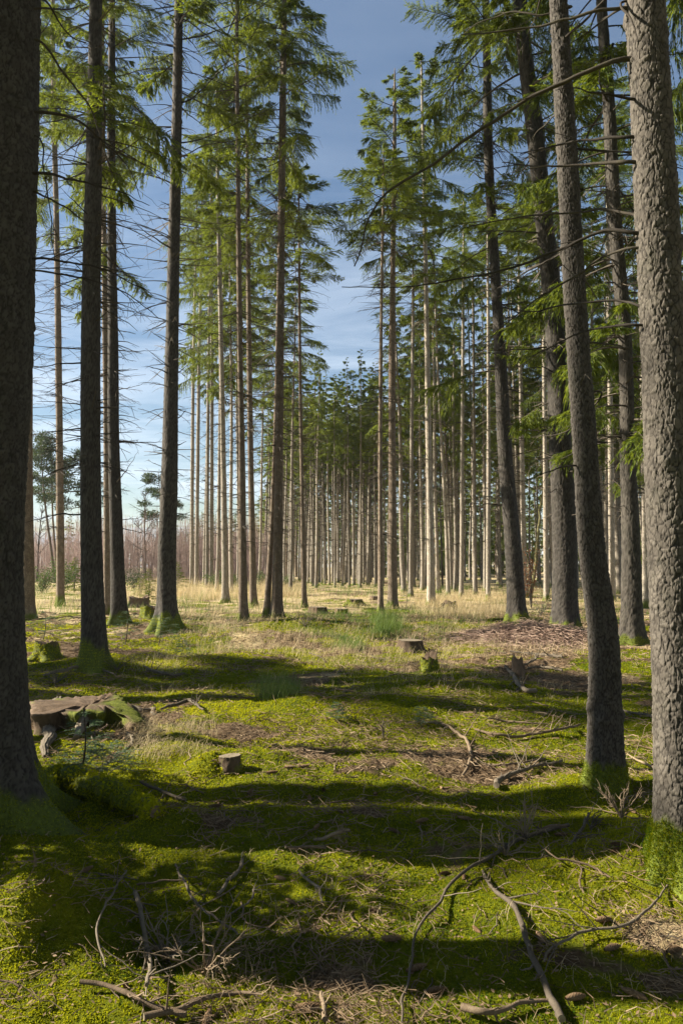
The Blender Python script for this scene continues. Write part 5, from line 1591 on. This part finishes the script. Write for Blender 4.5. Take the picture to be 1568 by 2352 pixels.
def cone_mesh(seed):
    """a spruce cone: overlapping scales on a tapering spindle, lying along x"""
    rg = np.random.default_rng(seed); b = MB(); n = 22; L_ = 1.0
    t = np.linspace(0, 1, 14); rad = .135 * np.sin(np.clip(t * .93 + .07, 0, 1) * PI) ** .55
    V, Q = tubes(np.stack((t - .5, .03 * np.sin(3 * t), 0 * t), 1), rad * .82 + .004, 12); b.add(V, Q, tint=.1)
    for i in range(n):
        u = (i + .5) / n; r = .135 * math.sin(min(1, u * .93 + .07) * PI) ** .55
        for k in range(8):
            a = (k + .5 * (i % 2)) * PI / 4 + .15 * i; c, s = math.cos(a), math.sin(a); w = r * .45
            p = np.array([u - .5, .03 * math.sin(3 * u) + c * r * .8, s * r * .8]); o_ = np.array([0, c, s]); tt = np.array([0, -s, c])
            b.add([p - tt * w, p + tt * w, p + tt * w * .75 + o_ * r * .26 + np.array([.055, 0, 0]), p + o_ * r * .32 + np.array([.085, 0, 0]), p - tt * w * .75 + o_ * r * .26 + np.array([.055, 0, 0])], [(0, 1, 2, 4)], [(4, 2, 3)], tint=rg.uniform(.2, .9))
    return b.mesh('spruce_cone', M_CONE, False)


CM = [cone_mesh(i) for i in range(3)]
named = [(898, 2164, 8, 'long brown spruce cone lying in the shade right of the long crooked branch'), (1242, 2162, 95, 'spruce cone leaning against the rough knotty branch'), (955, 2232, 15, 'grey open spruce cone in the shade near the long crooked branch'),
         (1000, 2284, 5, 'open scaly cone in the sunlit moss at the bottom'), (1320, 2300, 20, 'cone in shade right of the rough knotty branch near the bottom'), (1405, 2185, 25, 'pale cone in the right-hand shaded moss'), (1545, 2190, 30, 'pale cone at the right edge of the shaded moss'),
         (862, 1828, 80, 'upright-looking cone on the moss at the centre'), (712, 1838, 100, 'short cone on the shaded moss left of centre'), (575, 1822, 70, 'cone on the moss below the sawn stump'), (494, 1856, 5, 'brown cone on the moss right of the ridge root'),
         (625, 1778, 8, 'brown cone on the bright moss right of the sawn stump'), (664, 1766, 0, 'second cone on the bright moss, further from the sawn stump'), (697, 1764, 5, 'third cone on the bright moss, furthest from the sawn stump'), (968, 1890, 20, 'pointed pale cone on the dark moss right of centre'),
         (705, 2322, 12, 'open scaly cone by the upright stub at the bottom edge'), (960, 1838, 90, 'small grey cone on the shaded moss right of centre'), (1385, 2120, 20, 'dry cone half hidden in sunlit twigs at right')]
for i, (px, py, a, lab) in enumerate(named):
    g = on_ground(px, py); o = link('spruce_cone', CM[i % 3]); s = .098
    o.scale = (s, s, s); o.location = (g[0], g[1], g[2] + .017); o.rotation_euler = (0, R.normal(0, .12), math.radians(a)); tag(o, lab, 'cone')
x, y, d = wedge(40, 2.6, 9, .5)
for i in range(40):
    o = link('spruce_cone', CM[i % 3]); s = R.uniform(.07, .10); o.scale = (s, s, s); o.location = (x[i], y[i], g1(x[i], y[i]) + .012)
    o.rotation_euler = (R.uniform(0, 6), R.normal(0, .15), R.uniform(0, 6.28)); tag(o, 'brown spruce cone fallen among the moss and twigs', 'cone', 'cones scattered over the moss')

# ------------------------------------------------------------------ light, sky, camera
S = Vector((-math.cos(EL) * math.cos(AZ), math.cos(EL) * math.sin(AZ), math.sin(EL)))
sun = bpy.data.lights.new('sun', 'SUN'); sun.energy = 5.0; sun.angle = math.radians(.53); sun.color = (1, .90, .72)
so = bpy.data.objects.new('sun', sun); COL.objects.link(so); so.rotation_mode = 'QUATERNION'; so.rotation_quaternion = S.to_track_quat('Z', 'Y')

w = bpy.data.worlds.new('World'); SC.world = w; w.use_nodes = True
nt = w.node_tree; nt.nodes.clear()
sky = nt.nodes.new('ShaderNodeTexSky'); sky.sky_type = 'NISHITA'; sky.sun_disc = False; sky.sun_elevation = EL; sky.sun_rotation = -(PI / 2 - AZ)
sky.ozone_density = 2.4; sky.dust_density = .3; sky.air_density = 1.25; sky.altitude = 300
tc = nt.nodes.new('ShaderNodeTexCoord'); sp = nt.nodes.new('ShaderNodeSeparateXYZ'); L(nt, tc.outputs['Generated'], sp.inputs[0])
zz = mth(nt, 'ADD', mth(nt, 'MAXIMUM', sp.outputs[2], 0.0), .12)
cb = nt.nodes.new('ShaderNodeCombineXYZ')
L(nt, mth(nt, 'MULTIPLY', mth(nt, 'DIVIDE', sp.outputs[0], zz), .55), cb.inputs[0]); L(nt, mth(nt, 'MULTIPLY', mth(nt, 'DIVIDE', sp.outputs[1], zz), 1.5), cb.inputs[1])
nz = N(nt, 'ShaderNodeTexNoise', i_Scale=1.1, i_Detail=9, i_Roughness=.62, i_Distortion=.5); L(nt, cb.outputs[0], nz.inputs['Vector'])
fac = ramp(nt, nz.outputs[0], [(.42, (0, 0, 0)), (.70, (1, 1, 1))])
lowsky = ramp(nt, sp.outputs[2], [(.0, (1, 1, 1)), (.30, (.70, .70, .70)), (.55, (.18, .18, .18)), (1, (.10, .10, .10))])
col = mixc(nt, mth(nt, 'MULTIPLY', fac, lowsky), sky.outputs[0], (7.4, 8.4, 9.6))
bg = nt.nodes.new('ShaderNodeBackground'); bg.inputs[1].default_value = .044; L(nt, col, bg.inputs[0])
wo = nt.nodes.new('ShaderNodeOutputWorld'); L(nt, bg.outputs[0], wo.inputs[0])

hz = MB(); c = np.array([(x, y, z) for x in (-260, 260) for y in (-30, 330) for z in (-1.6, 46)], float)
hz.add(c, [(0, 1, 3, 2), (4, 6, 7, 5), (0, 4, 5, 1), (2, 3, 7, 6), (0, 2, 6, 4), (1, 5, 7, 3)])
hm, hnt, hout = new_mat('air'); pv = hnt.nodes.new('ShaderNodeVolumePrincipled'); pv.inputs['Color'].default_value = (.86, .92, 1, 1); pv.inputs['Density'].default_value = .00025; pv.inputs['Anisotropy'].default_value = .3
L(hnt, pv.outputs[0], hout.inputs['Volume'])
if HAZE: tag(hz.obj('haze', hm, None, False), 'thin pale haze filling the air between the trees', 'haze', kind='stuff')

cam = bpy.data.cameras.new('camera'); co = bpy.data.objects.new('camera', cam); COL.objects.link(co)
cam.sensor_fit = 'VERTICAL'; cam.sensor_height = 36; cam.lens = 36 * F / 2352.0
cam.clip_start = .05; cam.clip_end = 3000
co.location = (0, 0, CAM_H); co.rotation_euler = (PI / 2 + TILT, 0, 0); SC.camera = co

SC.view_settings.view_transform = 'Standard'; SC.view_settings.look = 'None'; SC.view_settings.exposure = 1.6; SC.view_settings.gamma = 1
SC.render.engine = 'CYCLES'
cy = SC.cycles
cy.max_bounces = 6; cy.diffuse_bounces = 3; cy.glossy_bounces = 2; cy.transmission_bounces = 3; cy.transparent_max_bounces = 4
cy.use_denoising = True; cy.caustics_reflective = False; cy.caustics_refractive = False; cy.sample_clamp_indirect = 6
